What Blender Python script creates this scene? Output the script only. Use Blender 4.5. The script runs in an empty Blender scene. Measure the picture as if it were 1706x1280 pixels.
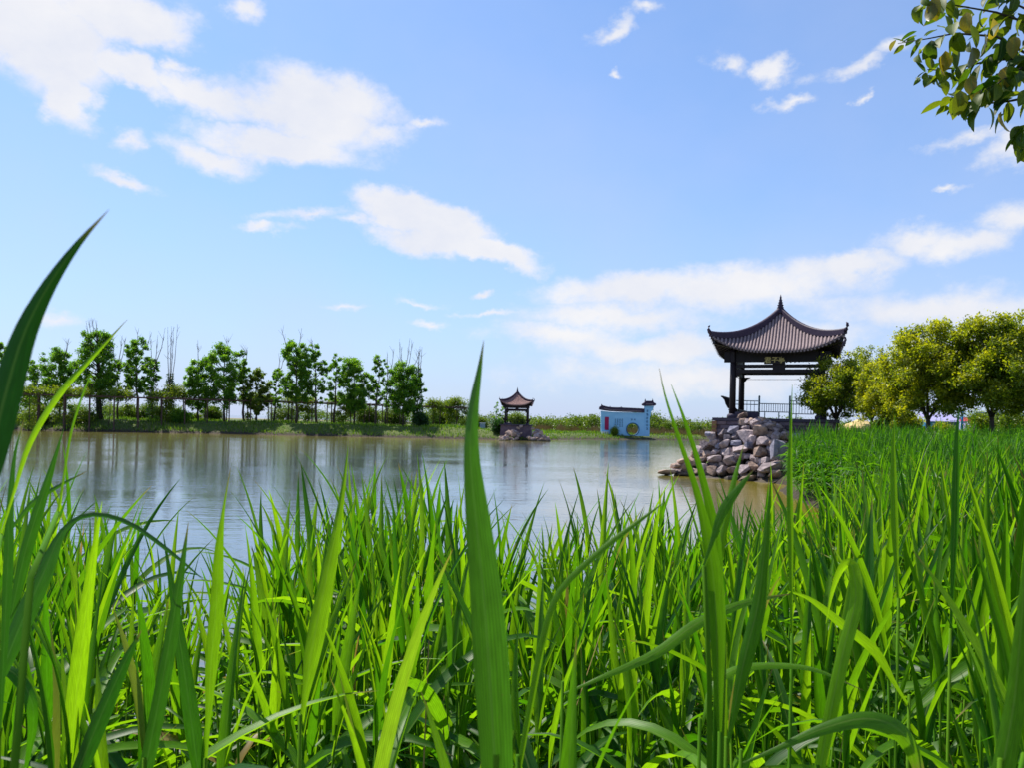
import bpy, bmesh, math, random
import numpy as np
from mathutils import Vector, Matrix, Euler, geometry, noise as mnoise

sc = bpy.context.scene
COL = sc.collection
rad = math.radians

# ------------------------------------------------------------------ camera
FPX = 1320.0                 # focal length measured in pixels of a 1706 wide frame
EYE = Vector((0.0, 0.0, 2.6))
ROLL = rad(1.25)
HOR = 702.0                  # row of the horizon in the middle of the frame
cam_d = bpy.data.cameras.new("camera")
cam = bpy.data.objects.new("camera", cam_d)
COL.objects.link(cam)
cam_d.sensor_width = 36.0
cam_d.lens = FPX / 1706.0 * 36.0
cam_d.shift_y = (HOR - 640.0) / 1706.0
cr, sr = math.cos(ROLL), math.sin(ROLL)
cam.matrix_world = Matrix(((cr, -sr, 0, EYE.x), (0, 0, -1, EYE.y), (sr, cr, 0, EYE.z), (0, 0, 0, 1)))
cam_d.clip_start = 0.05
cam_d.clip_end = 20000
cam_d.dof.use_dof = True
cam_d.dof.focus_distance = 3.2
cam_d.dof.aperture_fstop = 12.0
sc.camera = cam


def P(px, py, Y):
    """World point at depth Y seen at pixel (px, py) of the photograph."""
    u = (px - 853.0) / FPX
    v = (HOR - py) / FPX
    return Vector(((u * cr - v * sr) * Y, Y, EYE.z + (u * sr + v * cr) * Y))


def on_water(px, py):
    u = (px - 853.0) / FPX
    v = (HOR - py) / FPX
    k = u * sr + v * cr
    Y = -EYE.z / k
    return ((u * cr - v * sr) * Y, Y)


# ------------------------------------------------------------------ sky and sun
SUN_EL, SUN_AZ = rad(56), rad(-42)     # azimuth from straight ahead, to the right positive
SKY_STRENGTH = 0.10
SUN_STRENGTH = 4.8
world = bpy.data.worlds.new("World")
sc.world = world
world.use_nodes = True
NT = world.node_tree
NT.nodes.clear()


def node(nt, kind, **kw):
    n = nt.nodes.new(kind)
    for k, v in kw.items():
        if k.startswith("i_"):
            key = k[2:]
            key = int(key) if key.isdigit() else key
            n.inputs[key].default_value = v
        else:
            setattr(n, k, v)
    return n


def wl(a, b):
    NT.links.new(a, b)


sky = node(NT, "ShaderNodeTexSky", sky_type="NISHITA", sun_disc=False, sun_elevation=SUN_EL,
           sun_rotation=SUN_AZ, altitude=0, air_density=1.0, dust_density=0.6, ozone_density=2.2)
bg_sky = node(NT, "ShaderNodeBackground", i_1=SKY_STRENGTH)
tc = node(NT, "ShaderNodeTexCoord")
sep = node(NT, "ShaderNodeSeparateXYZ")
wl(tc.outputs["Generated"], sep.inputs[0])


def wm(op, a, b=None, c=None, clamp=False):
    m = node(NT, "ShaderNodeMath", operation=op, use_clamp=clamp)
    for i, x in enumerate((a, b, c)):
        if x is None:
            continue
        if isinstance(x, (int, float)):
            m.inputs[i].default_value = x
        else:
            wl(x, m.inputs[i])
    return m.outputs[0]


az = wm("ARCTAN2", sep.outputs[0], sep.outputs[1])
el = wm("ARCSINE", sep.outputs[2])
ang = node(NT, "ShaderNodeCombineXYZ")
wl(az, ang.inputs[0]); wl(el, ang.inputs[1])
# ragged edges: the direction is pushed about by turbulence before the clouds are looked up
stretch = node(NT, "ShaderNodeMapping", vector_type="POINT")
stretch.inputs["Scale"].default_value = (1.0, 1.0, 1.45)
wl(tc.outputs["Generated"], stretch.inputs[0])
nz1 = node(NT, "ShaderNodeTexNoise", i_Scale=9.0, i_Detail=6.0, i_Roughness=0.62)
nz2 = node(NT, "ShaderNodeTexNoise", i_Scale=20.0, i_Detail=8.0, i_Roughness=0.66)
nz3 = node(NT, "ShaderNodeTexNoise", i_Scale=3.2, i_Detail=6.0, i_Roughness=0.55)
for n_ in (nz1, nz2, nz3):
    wl(stretch.outputs[0], n_.inputs["Vector"])
sub = node(NT, "ShaderNodeVectorMath", operation="SUBTRACT")
wl(nz1.outputs["Color"], sub.inputs[0]); sub.inputs[1].default_value = (0.5, 0.5, 0.5)
scl = node(NT, "ShaderNodeVectorMath", operation="MULTIPLY")
wl(sub.outputs[0], scl.inputs[0]); scl.inputs[1].default_value = (0.13, 0.075, 0.0)
warp = node(NT, "ShaderNodeVectorMath", operation="ADD")
wl(ang.outputs[0], warp.inputs[0]); wl(scl.outputs[0], warp.inputs[1])
# every cloud of the day: (column, row, half width, half height, tilt, fullness)
CLOUDS = [
    (40, 40, 190, 120, 12, 1.7), (110, 150, 90, 58, 40, 1.4), (215, 25, 140, 55, -4, 1.5), (225, 118, 115, 38, 18, 1.35),
    (330, 150, 110, 36, 12, 1.15), (440, 178, 130, 42, 14, 1.2), (520, 185, 160, 80, 12, 1.45), (590, 165, 95, 48, 18, 1.3),
    (350, 258, 95, 34, 8, 1.25), (480, 240, 175, 44, 4, 1.4), (625, 215, 80, 22, 8, 1.0), (700, 214, 45, 10, 3, .75),
    (218, 236, 42, 20, -20, .8), (200, 300, 80, 14, 12, .85), (410, 12, 42, 26, 6, .95), (290, 105, 30, 14, 10, .8),
    (715, 376, 150, 48, 14, 1.9), (670, 352, 80, 38, 4, 1.5), (810, 420, 120, 26, 9, 1.4), (700, 408, 115, 28, 8, 1.3),
    (440, 382, 48, 13, 4, .95), (500, 362, 80, 13, -4, .8), (580, 375, 50, 12, 0, .75),
    (1020, 48, 55, 22, -16, .95), (1090, 14, 38, 17, 0, .85), (1290, 122, 44, 30, 10, 1.25), (1210, 115, 50, 24, 25, .9),
    (1035, 130, 18, 9, 0, .8), (1400, 120, 60, 15, -8, .8), (1426, 172, 14, 10, 0, .8), (1480, 78, 60, 22, -10, .85),
    (1590, 246, 75, 17, -6, .85), (1668, 258, 62, 30, -10, .95), (1606, 402, 90, 38, 0, 1.1), (1530, 396, 110, 32, -6, 1.05),
    (1690, 368, 80, 34, 8, .95), (1570, 312, 32, 9, 0, .8), (1330, 170, 40, 11, 0, .7),
    (1060, 482, 190, 36, -2, 1.15), (1250, 476, 240, 46, -3, 1.3), (1410, 448, 120, 32, -8, 1.15), (1560, 510, 260, 44, 3, 1.05),
    (1020, 525, 200, 32, 0, .95), (950, 562, 170, 32, 3, 1.05), (1080, 578, 200, 36, 0, 1.1), (735, 541, 42, 11, 0, .85),
    (792, 491, 26, 8, 0, .95), (705, 506, 50, 9, 0, .85), (820, 520, 60, 8, 0, .7), (570, 520, 45, 8, 0, .65),
    (1150, 625, 340, 44, 0, .85), (1640, 565, 190, 48, 0, 1.0), (1330, 560, 150, 34, 0, .9), (100, 525, 60, 16, 0, .6),
]
field = None
for (cx, cy, rx, ry, rot, wgt) in CLOUDS:
    d = P(cx, cy, 1.0) - EYE
    a0 = math.atan2(d.x, d.y)
    e0 = math.atan2(d.z, math.hypot(d.x, d.y))
    k = math.cos(a0) ** 2
    mp = node(NT, "ShaderNodeMapping", vector_type="TEXTURE")
    mp.inputs["Location"].default_value = (a0, e0, 0)
    mp.inputs["Rotation"].default_value = (0, 0, rad(-rot) + ROLL)
    mp.inputs["Scale"].default_value = (rx / FPX * k, ry / FPX * math.cos(a0) * math.cos(e0) ** 2, 1)
    wl(warp.outputs[0], mp.inputs[0])
    ln = node(NT, "ShaderNodeVectorMath", operation="LENGTH")
    wl(mp.outputs[0], ln.inputs[0])
    wgt2 = wgt * (1.45 if wgt >= 1.35 else 1.15)
    den = wm("MULTIPLY_ADD", ln.outputs["Value"], -wgt2, wgt2)
    field = den if field is None else wm("MAXIMUM", field, den)
# the rest of the sky, out of frame, goes on with broken cloud of the same kind
behind = wm("MULTIPLY_ADD", nz3.outputs["Fac"], 5.0, -2.75)
side = wm("GREATER_THAN", wm("ABSOLUTE", az), 0.72)
high = wm("GREATER_THAN", el, 0.56)
outside = wm("MULTIPLY", wm("MAXIMUM", side, high), wm("GREATER_THAN", el, 0.02))
behind = wm("MULTIPLY_ADD", outside, wm("ADD", behind, 3.0), -3.0)
field = wm("MAXIMUM", field, behind)
rag = wm("MULTIPLY_ADD", nz2.outputs["Fac"], 1.5, -0.75)
field = wm("ADD", field, rag)
mr = node(NT, "ShaderNodeMapRange", interpolation_type="SMOOTHSTEP")
mr.inputs["From Min"].default_value = -0.15
mr.inputs["From Max"].default_value = 1.0
wl(field, mr.inputs["Value"])
# thin veil of haze that thickens to the horizon
veil = wm("POWER", wm("SUBTRACT", 1.0, wm("ABSOLUTE", sep.outputs[2]), clamp=True), 5.0)
veil = wm("MULTIPLY_ADD", veil, 0.62, wm("MULTIPLY_ADD", nz3.outputs["Fac"], 0.50, 0.0), clamp=True)
dens = mr.outputs["Result"]
dens = wm("MULTIPLY", dens, 0.95)
tint = node(NT, "ShaderNodeMix", data_type="RGBA", blend_type="MULTIPLY", i_0=1.0)
wl(sky.outputs[0], tint.inputs[6]); tint.inputs[7].default_value = (0.67, 0.95, 1.22, 1)
wl(tint.outputs[2], bg_sky.inputs[0])
bg_veil = node(NT, "ShaderNodeBackground", i_0=(0.60, 0.68, 0.93, 1), i_1=0.66)
shade = node(NT, "ShaderNodeMix", data_type="RGBA")
shade.inputs[6].default_value = (0.80, 0.83, 0.93, 1)
shade.inputs[7].default_value = (0.97, 0.96, 0.97, 1)
wl(wm("MULTIPLY_ADD", nz1.outputs["Fac"], 2.2, -0.55, clamp=True), shade.inputs[0])
bg_cloud = node(NT, "ShaderNodeBackground", i_1=0.645)
wl(shade.outputs[2], bg_cloud.inputs[0])
mx1 = node(NT, "ShaderNodeMixShader"); mx2 = node(NT, "ShaderNodeMixShader")
wl(veil, mx1.inputs[0]); wl(bg_sky.outputs[0], mx1.inputs[1]); wl(bg_veil.outputs[0], mx1.inputs[2])
wl(dens, mx2.inputs[0]); wl(mx1.outputs[0], mx2.inputs[1]); wl(bg_cloud.outputs[0], mx2.inputs[2])
wo = node(NT, "ShaderNodeOutputWorld")
wl(mx2.outputs[0], wo.inputs[0])

sun_d = bpy.data.lights.new("sun", "SUN")
sun_d.energy = SUN_STRENGTH
sun_d.angle = rad(0.5)
sun_d.color = (1.0, 0.95, 0.85)
sun = bpy.data.objects.new("sun", sun_d)
COL.objects.link(sun)
sdir = Vector((math.sin(SUN_AZ) * math.cos(SUN_EL), math.cos(SUN_AZ) * math.cos(SUN_EL), math.sin(SUN_EL)))
sun.rotation_euler = sdir.to_track_quat("Z", "Y").to_euler()
sun.location = sdir * 50

sc.view_settings.view_transform = "Standard"
sc.view_settings.look = "None"
sc.view_settings.gamma = 1.0
sc.view_settings.exposure = 0.6
sc.view_settings.use_curve_mapping = False
try:
    sc.cycles.use_denoising = True
    sc.cycles.max_bounces = 8
    sc.cycles.diffuse_bounces = 4
    sc.cycles.transmission_bounces = 6
    sc.cycles.glossy_bounces = 3
except Exception:
    pass

# ------------------------------------------------------------------ materials


def new_mat(name):
    m = bpy.data.materials.new(name)
    m.use_nodes = True
    nt = m.node_tree
    nt.nodes.clear()
    return m, nt


def mathn(nt, op, a, b=None, c=None, clamp=False):
    m = node(nt, "ShaderNodeMath", operation=op, use_clamp=clamp)
    for i, x in enumerate((a, b, c)):
        if x is None:
            continue
        if isinstance(x, (int, float)):
            m.inputs[i].default_value = x
        else:
            nt.links.new(x, m.inputs[i])
    return m.outputs[0]


def mixc(nt, f, a, b, blend="MIX"):
    m = node(nt, "ShaderNodeMix", data_type="RGBA", blend_type=blend)
    for i, x in ((0, f), (6, a), (7, b)):
        if isinstance(x, (int, float)):
            m.inputs[i].default_value = x
        elif isinstance(x, tuple):
            m.inputs[i].default_value = (*x, 1) if len(x) == 3 else x
        else:
            nt.links.new(x, m.inputs[i])
    return m.outputs[2]


def solid(name, a, b, rough=0.7, scale=6.0, bump=0.0, bscale=40.0, spec=0.3, stretch=(1, 1, 1), coords="Object"):
    m, nt = new_mat(name)
    tcn = node(nt, "ShaderNodeTexCoord")
    mp = node(nt, "ShaderNodeMapping")
    mp.inputs["Scale"].default_value = stretch
    nt.links.new(tcn.outputs[coords], mp.inputs[0])
    n1 = node(nt, "ShaderNodeTexNoise", i_Scale=scale, i_Detail=6.0, i_Roughness=0.6)
    nt.links.new(mp.outputs[0], n1.inputs["Vector"])
    info = node(nt, "ShaderNodeObjectInfo")
    f = mathn(nt, "MULTIPLY_ADD", n1.outputs["Fac"], 1.8, -0.4)
    f = mathn(nt, "MULTIPLY_ADD", mathn(nt, "SUBTRACT", info.outputs["Random"], 0.5), 0.5, f, clamp=True)
    c = mixc(nt, f, a, b)
    bs = node(nt, "ShaderNodeBsdfPrincipled")
    nt.links.new(c, bs.inputs["Base Color"])
    bs.inputs["Roughness"].default_value = rough
    bs.inputs["Specular IOR Level"].default_value = spec
    if bump:
        n2 = node(nt, "ShaderNodeTexNoise", i_Scale=bscale, i_Detail=5.0)
        nt.links.new(mp.outputs[0], n2.inputs["Vector"])
        bp = node(nt, "ShaderNodeBump", i_Strength=bump, i_Distance=0.05)
        nt.links.new(n2.outputs["Fac"], bp.inputs["Height"])
        nt.links.new(bp.outputs[0], bs.inputs["Normal"])
    o = node(nt, "ShaderNodeOutputMaterial")
    nt.links.new(bs.outputs[0], o.inputs[0])
    return m


def leafy(name, dark, light, trans, rough=0.42, spec=0.5, tfac=0.45, blade=False, third=None, yellowed=True):
    """Leaf: a glossy coat over a body that lets light through; colour differs from leaf to leaf."""
    m, nt = new_mat(name)
    at = node(nt, "ShaderNodeAttribute", attribute_name="rnd")
    info = node(nt, "ShaderNodeObjectInfo")
    r = mathn(nt, "FRACT", mathn(nt, "ADD", at.outputs["Fac"], info.outputs["Random"])) if blade else at.outputs["Fac"]
    rd = mathn(nt, "POWER", r, 1.35)
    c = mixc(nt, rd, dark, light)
    if third:
        c = mixc(nt, mathn(nt, "MULTIPLY_ADD", r, 4.0, -2.9, clamp=True), c, third)
    t = mixc(nt, rd, (trans[0] * .22, trans[1] * .45, trans[2] * .5), trans)
    nrm = None
    if blade:
        uv = node(nt, "ShaderNodeUVMap", uv_map="UVMap")
        sp = node(nt, "ShaderNodeSeparateXYZ")
        nt.links.new(uv.outputs[0], sp.inputs[0])
        mid = mathn(nt, "ABSOLUTE", mathn(nt, "SUBTRACT", sp.outputs[0], 0.5))
        rib = mathn(nt, "MULTIPLY_ADD", mid, -14.0, 1.0, clamp=True)
        vein = mathn(nt, "SINE", mathn(nt, "MULTIPLY", sp.outputs[0], 75.0))
        vf = mathn(nt, "MULTIPLY_ADD", vein, 0.18, 1.0)
        nzt = node(nt, "ShaderNodeTexNoise", i_Scale=3.0, i_Detail=4.0)
        cmb = node(nt, "ShaderNodeCombineXYZ")
        nt.links.new(mathn(nt, "MULTIPLY", sp.outputs[0], 3.0), cmb.inputs[0])
        nt.links.new(mathn(nt, "MULTIPLY_ADD", sp.outputs[1], 5.0, mathn(nt, "MULTIPLY", info.outputs["Random"], 50.0)), cmb.inputs[1])
        nt.links.new(cmb.outputs[0], nzt.inputs["Vector"])
        vf = mathn(nt, "MULTIPLY", vf, mathn(nt, "MULTIPLY_ADD", nzt.outputs["Fac"], 0.9, 0.55))
        sc3 = node(nt, "ShaderNodeCombineXYZ")
        for i in range(3):
            nt.links.new(vf, sc3.inputs[i])
        c = mixc(nt, 1.0, c, sc3.outputs[0], "MULTIPLY")
        t = mixc(nt, 1.0, t, sc3.outputs[0], "MULTIPLY")
        c = mixc(nt, mathn(nt, "MULTIPLY", rib, 0.65), c, (0.17, 0.25, 0.05))
        # withered tips on some leaves, a few leaves wholly yellowed
        dry = mathn(nt, "MULTIPLY", mathn(nt, "GREATER_THAN", mathn(nt, "FRACT", mathn(nt, "MULTIPLY", r, 7.31)), 0.55),
                    mathn(nt, "MULTIPLY_ADD", mathn(nt, "ADD", sp.outputs[1], mathn(nt, "MULTIPLY", nzt.outputs["Fac"], 0.2)), 9.0, -8.8, clamp=True))
        if yellowed:
            dry = mathn(nt, "MAXIMUM", dry, mathn(nt, "MULTIPLY_ADD", mathn(nt, "FRACT", mathn(nt, "MULTIPLY", r, 3.77)), 40.0, -38.9, clamp=True))
        c = mixc(nt, dry, c, (0.24, 0.17, 0.045))
        t = mixc(nt, dry, t, (0.28, 0.20, 0.04))
        spot = node(nt, "ShaderNodeTexNoise", i_Scale=22.0, i_Detail=3.0)
        cm2 = node(nt, "ShaderNodeCombineXYZ")
        nt.links.new(sp.outputs[0], cm2.inputs[0])
        nt.links.new(mathn(nt, "MULTIPLY_ADD", sp.outputs[1], 6.0, mathn(nt, "MULTIPLY", r, 37.0)), cm2.inputs[1])
        nt.links.new(cm2.outputs[0], spot.inputs["Vector"])
        sf_ = mathn(nt, "MULTIPLY_ADD", spot.outputs["Fac"], 14.0, -9.9, clamp=True)
        c = mixc(nt, sf_, c, (0.13, 0.09, 0.03))
        t = mixc(nt, sf_, t, (0.12, 0.08, 0.02))
        bp = node(nt, "ShaderNodeBump", i_Strength=0.10, i_Distance=0.001)
        nt.links.new(vein, bp.inputs["Height"])
        nrm = bp.outputs[0]
    bs = node(nt, "ShaderNodeBsdfPrincipled")
    nt.links.new(c, bs.inputs["Base Color"])
    bs.inputs["Roughness"].default_value = rough
    bs.inputs["Specular IOR Level"].default_value = spec
    tr = node(nt, "ShaderNodeBsdfTranslucent")
    nt.links.new(t, tr.inputs["Color"])
    if nrm:
        nt.links.new(nrm, bs.inputs["Normal"])
    ms = node(nt, "ShaderNodeMixShader", i_0=tfac)
    nt.links.new(bs.outputs[0], ms.inputs[1])
    nt.links.new(tr.outputs[0], ms.inputs[2])
    o = node(nt, "ShaderNodeOutputMaterial")
    nt.links.new(ms.outputs[0], o.inputs[0])
    return m


M = {}
M["reed"] = leafy("reed leaf", (0.006, 0.055, 0.003), (0.09, 0.225, 0.003), (0.36, 0.66, 0.006), rough=0.42, spec=0.26, tfac=0.46, blade=True)
M["reed_thick"] = leafy("mature reed leaf", (0.008, 0.060, 0.004), (0.06, 0.15, 0.005), (0.09, 0.30, 0.008), rough=0.42, spec=0.4, tfac=0.36, blade=True, yellowed=False)
M["reed_hero"] = leafy("single reed leaf", (0.006, 0.055, 0.003), (0.09, 0.225, 0.003), (0.36, 0.66, 0.006), rough=0.42, spec=0.26, tfac=0.46, blade=True, yellowed=False)
M["reed_far"] = leafy("far reed leaf", (0.010, 0.070, 0.004), (0.055, 0.17, 0.004), (0.20, 0.48, 0.006), rough=0.5, spec=0.25, tfac=0.42)
M["reed_shaded"] = leafy("reed leaf darkened as shade", (0.006, 0.045, 0.004), (0.02, 0.085, 0.006), (0.03, 0.16, 0.006), rough=0.45, spec=0.3, tfac=0.18, blade=True)  # darkened copy of the reed leaf: the blade's shadow side put into colour
M["stem"] = solid("reed stem", (0.035, 0.13, 0.005), (0.10, 0.20, 0.008), rough=0.7, spec=0.04, scale=9, stretch=(1, 1, 0.2))
M["dry_reed"] = solid("dry reed straw", (0.24, 0.15, 0.05), (0.36, 0.26, 0.10), rough=0.8, scale=5)
M["poplar"] = leafy("poplar leaves", (0.025, 0.12, 0.008), (0.15, 0.27, 0.012), (0.38, 0.66, 0.015), tfac=0.5)
M["ivy"] = leafy("ivy leaves", (0.010, 0.045, 0.008), (0.03, 0.09, 0.010), (0.06, 0.17, 0.01), tfac=0.35)
M["vine"] = leafy("vine leaves", (0.07, 0.14, 0.005), (0.17, 0.23, 0.008), (0.40, 0.48, 0.010), tfac=0.42)
M["privet"] = leafy("broadleaf evergreen leaves", (0.035, 0.085, 0.004), (0.22, 0.25, 0.005), (0.70, 0.68, 0.010), tfac=0.5, rough=0.45, third=(0.34, 0.34, 0.007))
M["bush"] = leafy("willow bush leaves", (0.05, 0.10, 0.006), (0.11, 0.16, 0.008), (0.28, 0.38, 0.012), tfac=0.42)
M["bough"] = leafy("glossy oval leaf", (0.012, 0.04, 0.004), (0.08, 0.12, 0.005), (0.30, 0.36, 0.010), tfac=0.42, rough=0.5, spec=0.25, blade=True)
M["bough_yellow"] = leafy("yellowing oval leaf", (0.16, 0.13, 0.008), (0.24, 0.17, 0.01), (0.5, 0.36, 0.012), tfac=0.45, rough=0.35, blade=True)
M["grass"] = leafy("bank grass", (0.05, 0.14, 0.004), (0.15, 0.22, 0.006), (0.32, 0.48, 0.010), tfac=0.42)
M["bark"] = solid("bark", (0.035, 0.028, 0.022), (0.085, 0.065, 0.05), rough=0.9, scale=4, bump=0.5, bscale=12, stretch=(1, 1, 0.3))
M["twig"] = solid("bare grey twigs", (0.14, 0.12, 0.12), (0.22, 0.19, 0.18), rough=0.9)
M["wood"] = solid("dark stained wood", (0.006, 0.004, 0.006), (0.018, 0.010, 0.014), rough=0.6, scale=3, stretch=(3, 3, 0.4))
M["pergola"] = solid("weathered pergola timber", (0.05, 0.03, 0.028), (0.11, 0.065, 0.055), rough=0.8)
M["tile"] = solid("grey roof tile", (0.16, 0.115, 0.125), (0.29, 0.215, 0.215), rough=0.75, scale=7, bump=0.3)
M["pan"] = solid("roof pan tile", (0.055, 0.04, 0.05), (0.11, 0.08, 0.088), rough=0.8, scale=7)
M["tile_far"] = solid("reddish roof tile", (0.30, 0.17, 0.15), (0.42, 0.25, 0.22), rough=0.75, scale=7)
M["ridge"] = solid("dark ridge tile", (0.022, 0.013, 0.032), (0.05, 0.03, 0.058), rough=0.6, scale=8)
M["gold"] = solid("gilded lettering", (0.42, 0.33, 0.10), (0.55, 0.45, 0.18), rough=0.5)
M["cap"] = solid("dark stone coping", (0.035, 0.03, 0.05), (0.07, 0.055, 0.085), rough=0.7)
M["block"] = solid("violet grey stone block", (0.085, 0.06, 0.085), (0.20, 0.14, 0.155), rough=0.85, scale=3, bump=0.4, bscale=14)
M["block_brown"] = solid("brown corner stone", (0.20, 0.10, 0.05), (0.30, 0.16, 0.09), rough=0.85, scale=3, bump=0.4)
M["rock"] = solid("violet grey rock", (0.06, 0.046, 0.055), (0.52, 0.42, 0.42), rough=0.9, scale=2.2, bump=0.8, bscale=7)
M["rock_brown"] = solid("pinkish brown rock", (0.11, 0.07, 0.06), (0.54, 0.39, 0.31), rough=0.9, scale=2.2, bump=0.8, bscale=7)
M["rock_blue"] = solid("bluish rock", (0.08, 0.08, 0.12), (0.38, 0.36, 0.44), rough=0.9, scale=2.2, bump=0.8, bscale=7)
for n_ in ("rock", "rock_brown", "rock_blue"):      # wet and dark with algae near the waterline
    nt_ = M[n_].node_tree
    b_ = next(q for q in nt_.nodes if q.type == "BSDF_PRINCIPLED")
    src = b_.inputs["Base Color"].links[0].from_socket
    ge = node(nt_, "ShaderNodeNewGeometry"); sp_ = node(nt_, "ShaderNodeSeparateXYZ")
    nt_.links.new(ge.outputs["Position"], sp_.inputs[0])
    f_ = mathn(nt_, "MULTIPLY_ADD", sp_.outputs[2], -4.0, 1.3, clamp=True)
    nt_.links.new(mixc(nt_, mathn(nt_, "MULTIPLY", f_, .8), src, (0.03, 0.028, 0.012)), b_.inputs["Base Color"])
M["metal"] = solid("blue grey painted metal", (0.02, 0.05, 0.085), (0.04, 0.085, 0.12), rough=0.45, spec=0.5)
M["wall_shade_tint"] = solid("white wall tinted blue as shade", (0.20, 0.46, 0.72), (0.32, 0.60, 0.84), rough=0.85, scale=0.9)  # white wall; its blue shade is put into the base colour
M["wall_red"] = solid("crimson panel", (0.34, 0.012, 0.075), (0.42, 0.02, 0.10), rough=0.7)
M["white"] = solid("white paint", (0.62, 0.62, 0.64), (0.78, 0.77, 0.78), rough=0.8)
M["ink"] = solid("dark blue lettering", (0.03, 0.10, 0.20), (0.05, 0.14, 0.26), rough=0.8)
M["shed_roof"] = solid("lilac sheet roof", (0.30, 0.28, 0.50), (0.40, 0.37, 0.58), rough=0.6)
M["shed_blue"] = solid("bright blue sheet metal", (0.02, 0.17, 0.42), (0.04, 0.25, 0.52), rough=0.55)
M["red"] = solid("red awning cloth", (0.42, 0.015, 0.05), (0.52, 0.03, 0.08), rough=0.8)
M["sand"] = solid("yellow sand", (0.50, 0.36, 0.14), (0.66, 0.50, 0.22), rough=0.95, scale=3, bump=0.4)
M["cabinet"] = solid("grey blue cabinet paint", (0.20, 0.27, 0.36), (0.30, 0.37, 0.46), rough=0.6)

# ground: grassy soil, muddy at the waterline, brown flats far out
gm, gnt = new_mat("ground")
gtc = node(gnt, "ShaderNodeTexCoord")
gn1 = node(gnt, "ShaderNodeTexNoise", i_Scale=0.5, i_Detail=8.0, i_Roughness=0.65)
gn2 = node(gnt, "ShaderNodeTexNoise", i_Scale=4.0, i_Detail=6.0)
for n_ in (gn1, gn2):
    gnt.links.new(gtc.outputs["Object"], n_.inputs["Vector"])
gsp = node(gnt, "ShaderNodeSeparateXYZ")
gnt.links.new(gtc.outputs["Object"], gsp.inputs[0])
gc = mixc(gnt, mathn(gnt, "MULTIPLY_ADD", gn1.outputs["Fac"], 2.4, -0.7, clamp=True), (0.035, 0.08, 0.008), (0.10, 0.13, 0.015))
gc = mixc(gnt, mathn(gnt, "MULTIPLY_ADD", gn2.outputs["Fac"], 2.0, -0.95, clamp=True), gc, (0.14, 0.10, 0.04))
wet = mathn(gnt, "MULTIPLY_ADD", mathn(gnt, "ADD", gsp.outputs[2], mathn(gnt, "MULTIPLY", gn2.outputs["Fac"], 0.5)), -2.2, 1.9, clamp=True)
gc = mixc(gnt, wet, gc, (0.030, 0.019, 0.011))
flat = mathn(gnt, "MULTIPLY_ADD", gsp.outputs[1], 0.01, -2.3, clamp=True)
gc = mixc(gnt, flat, gc, (0.30, 0.19, 0.12))
gbs = node(gnt, "ShaderNodeBsdfPrincipled", i_Roughness=0.95)
gnt.links.new(gc, gbs.inputs["Base Color"])
gbp = node(gnt, "ShaderNodeBump", i_Strength=0.6, i_Distance=0.15)
gnt.links.new(gn2.outputs["Fac"], gbp.inputs["Height"])
gnt.links.new(gbp.outputs[0], gbs.inputs["Normal"])
go = node(gnt, "ShaderNodeOutputMaterial")
gnt.links.new(gbs.outputs[0], go.inputs[0])
M["ground"] = gm


def water_mat(name, body, s, strength, shallow_reflect=None):
    m, nt = new_mat(name)
    t = node(nt, "ShaderNodeTexCoord")
    mp = node(nt, "ShaderNodeMapping")
    mp.inputs["Scale"].default_value = (0.55 * s, 1.5 * s, 1)
    nt.links.new(t.outputs["Object"], mp.inputs[0])
    a = node(nt, "ShaderNodeTexNoise", i_Scale=1.6, i_Detail=4.0, i_Roughness=0.55)
    b = node(nt, "ShaderNodeTexNoise", i_Scale=0.12, i_Detail=2.0)
    nt.links.new(mp.outputs[0], a.inputs["Vector"])
    nt.links.new(mp.outputs[0], b.inputs["Vector"])
    bp = node(nt, "ShaderNodeBump", i_Distance=0.06)
    nt.links.new(mathn(nt, "MULTIPLY_ADD", b.outputs["Fac"], strength * 2.0, -strength * 0.45, clamp=True), bp.inputs["Strength"])
    nt.links.new(a.outputs["Fac"], bp.inputs["Height"])
    bs = node(nt, "ShaderNodeBsdfPrincipled", i_Roughness=0.06, i_IOR=2.3)
    bs.inputs["Base Color"].default_value = (*body, 1)
    if shallow_reflect:      # mud near the banks, plus tree reflections painted into the colour
        at = node(nt, "ShaderNodeAttribute", attribute_name="shallow_reflect")
        nt.links.new(mixc(nt, at.outputs["Fac"], body, shallow_reflect), bs.inputs["Base Color"])
    bs.inputs["Specular IOR Level"].default_value = 0.5
    nt.links.new(bp.outputs[0], bs.inputs["Normal"])
    o = node(nt, "ShaderNodeOutputMaterial")
    nt.links.new(bs.outputs[0], o.inputs[0])
    return m


M["water"] = water_mat("silty pond water", (0.085, 0.105, 0.105), 1.0, 0.5, shallow_reflect=(0.23, 0.185, 0.014))
M["sea"] = water_mat("far sea", (0.03, 0.07, 0.12), 0.2, 0.4)

# ------------------------------------------------------------------ helpers


def np_mesh(name, V, F, uv=None, rnd=None, smooth=True):
    V = np.asarray(V, dtype=np.float32)
    F = np.asarray(F, dtype=np.int32)
    me = bpy.data.meshes.new(name)
    me.vertices.add(len(V))
    me.vertices.foreach_set("co", V.ravel())
    m, k = F.shape
    me.loops.add(m * k)
    me.loops.foreach_set("vertex_index", F.ravel())
    me.polygons.add(m)
    me.polygons.foreach_set("loop_start", np.arange(0, m * k, k, dtype=np.int32))
    me.polygons.foreach_set("use_smooth", np.full(m, smooth, dtype=bool))
    if uv is not None:
        lay = me.uv_layers.new(name="UVMap")
        lay.data.foreach_set("uv", np.asarray(uv, dtype=np.float32)[F.ravel()].ravel())
    if rnd is not None:
        at = me.attributes.new("rnd", "FLOAT", "POINT")
        at.data.foreach_set("value", np.asarray(rnd, dtype=np.float32))
    me.update(calc_edges=True)
    return me


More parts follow.
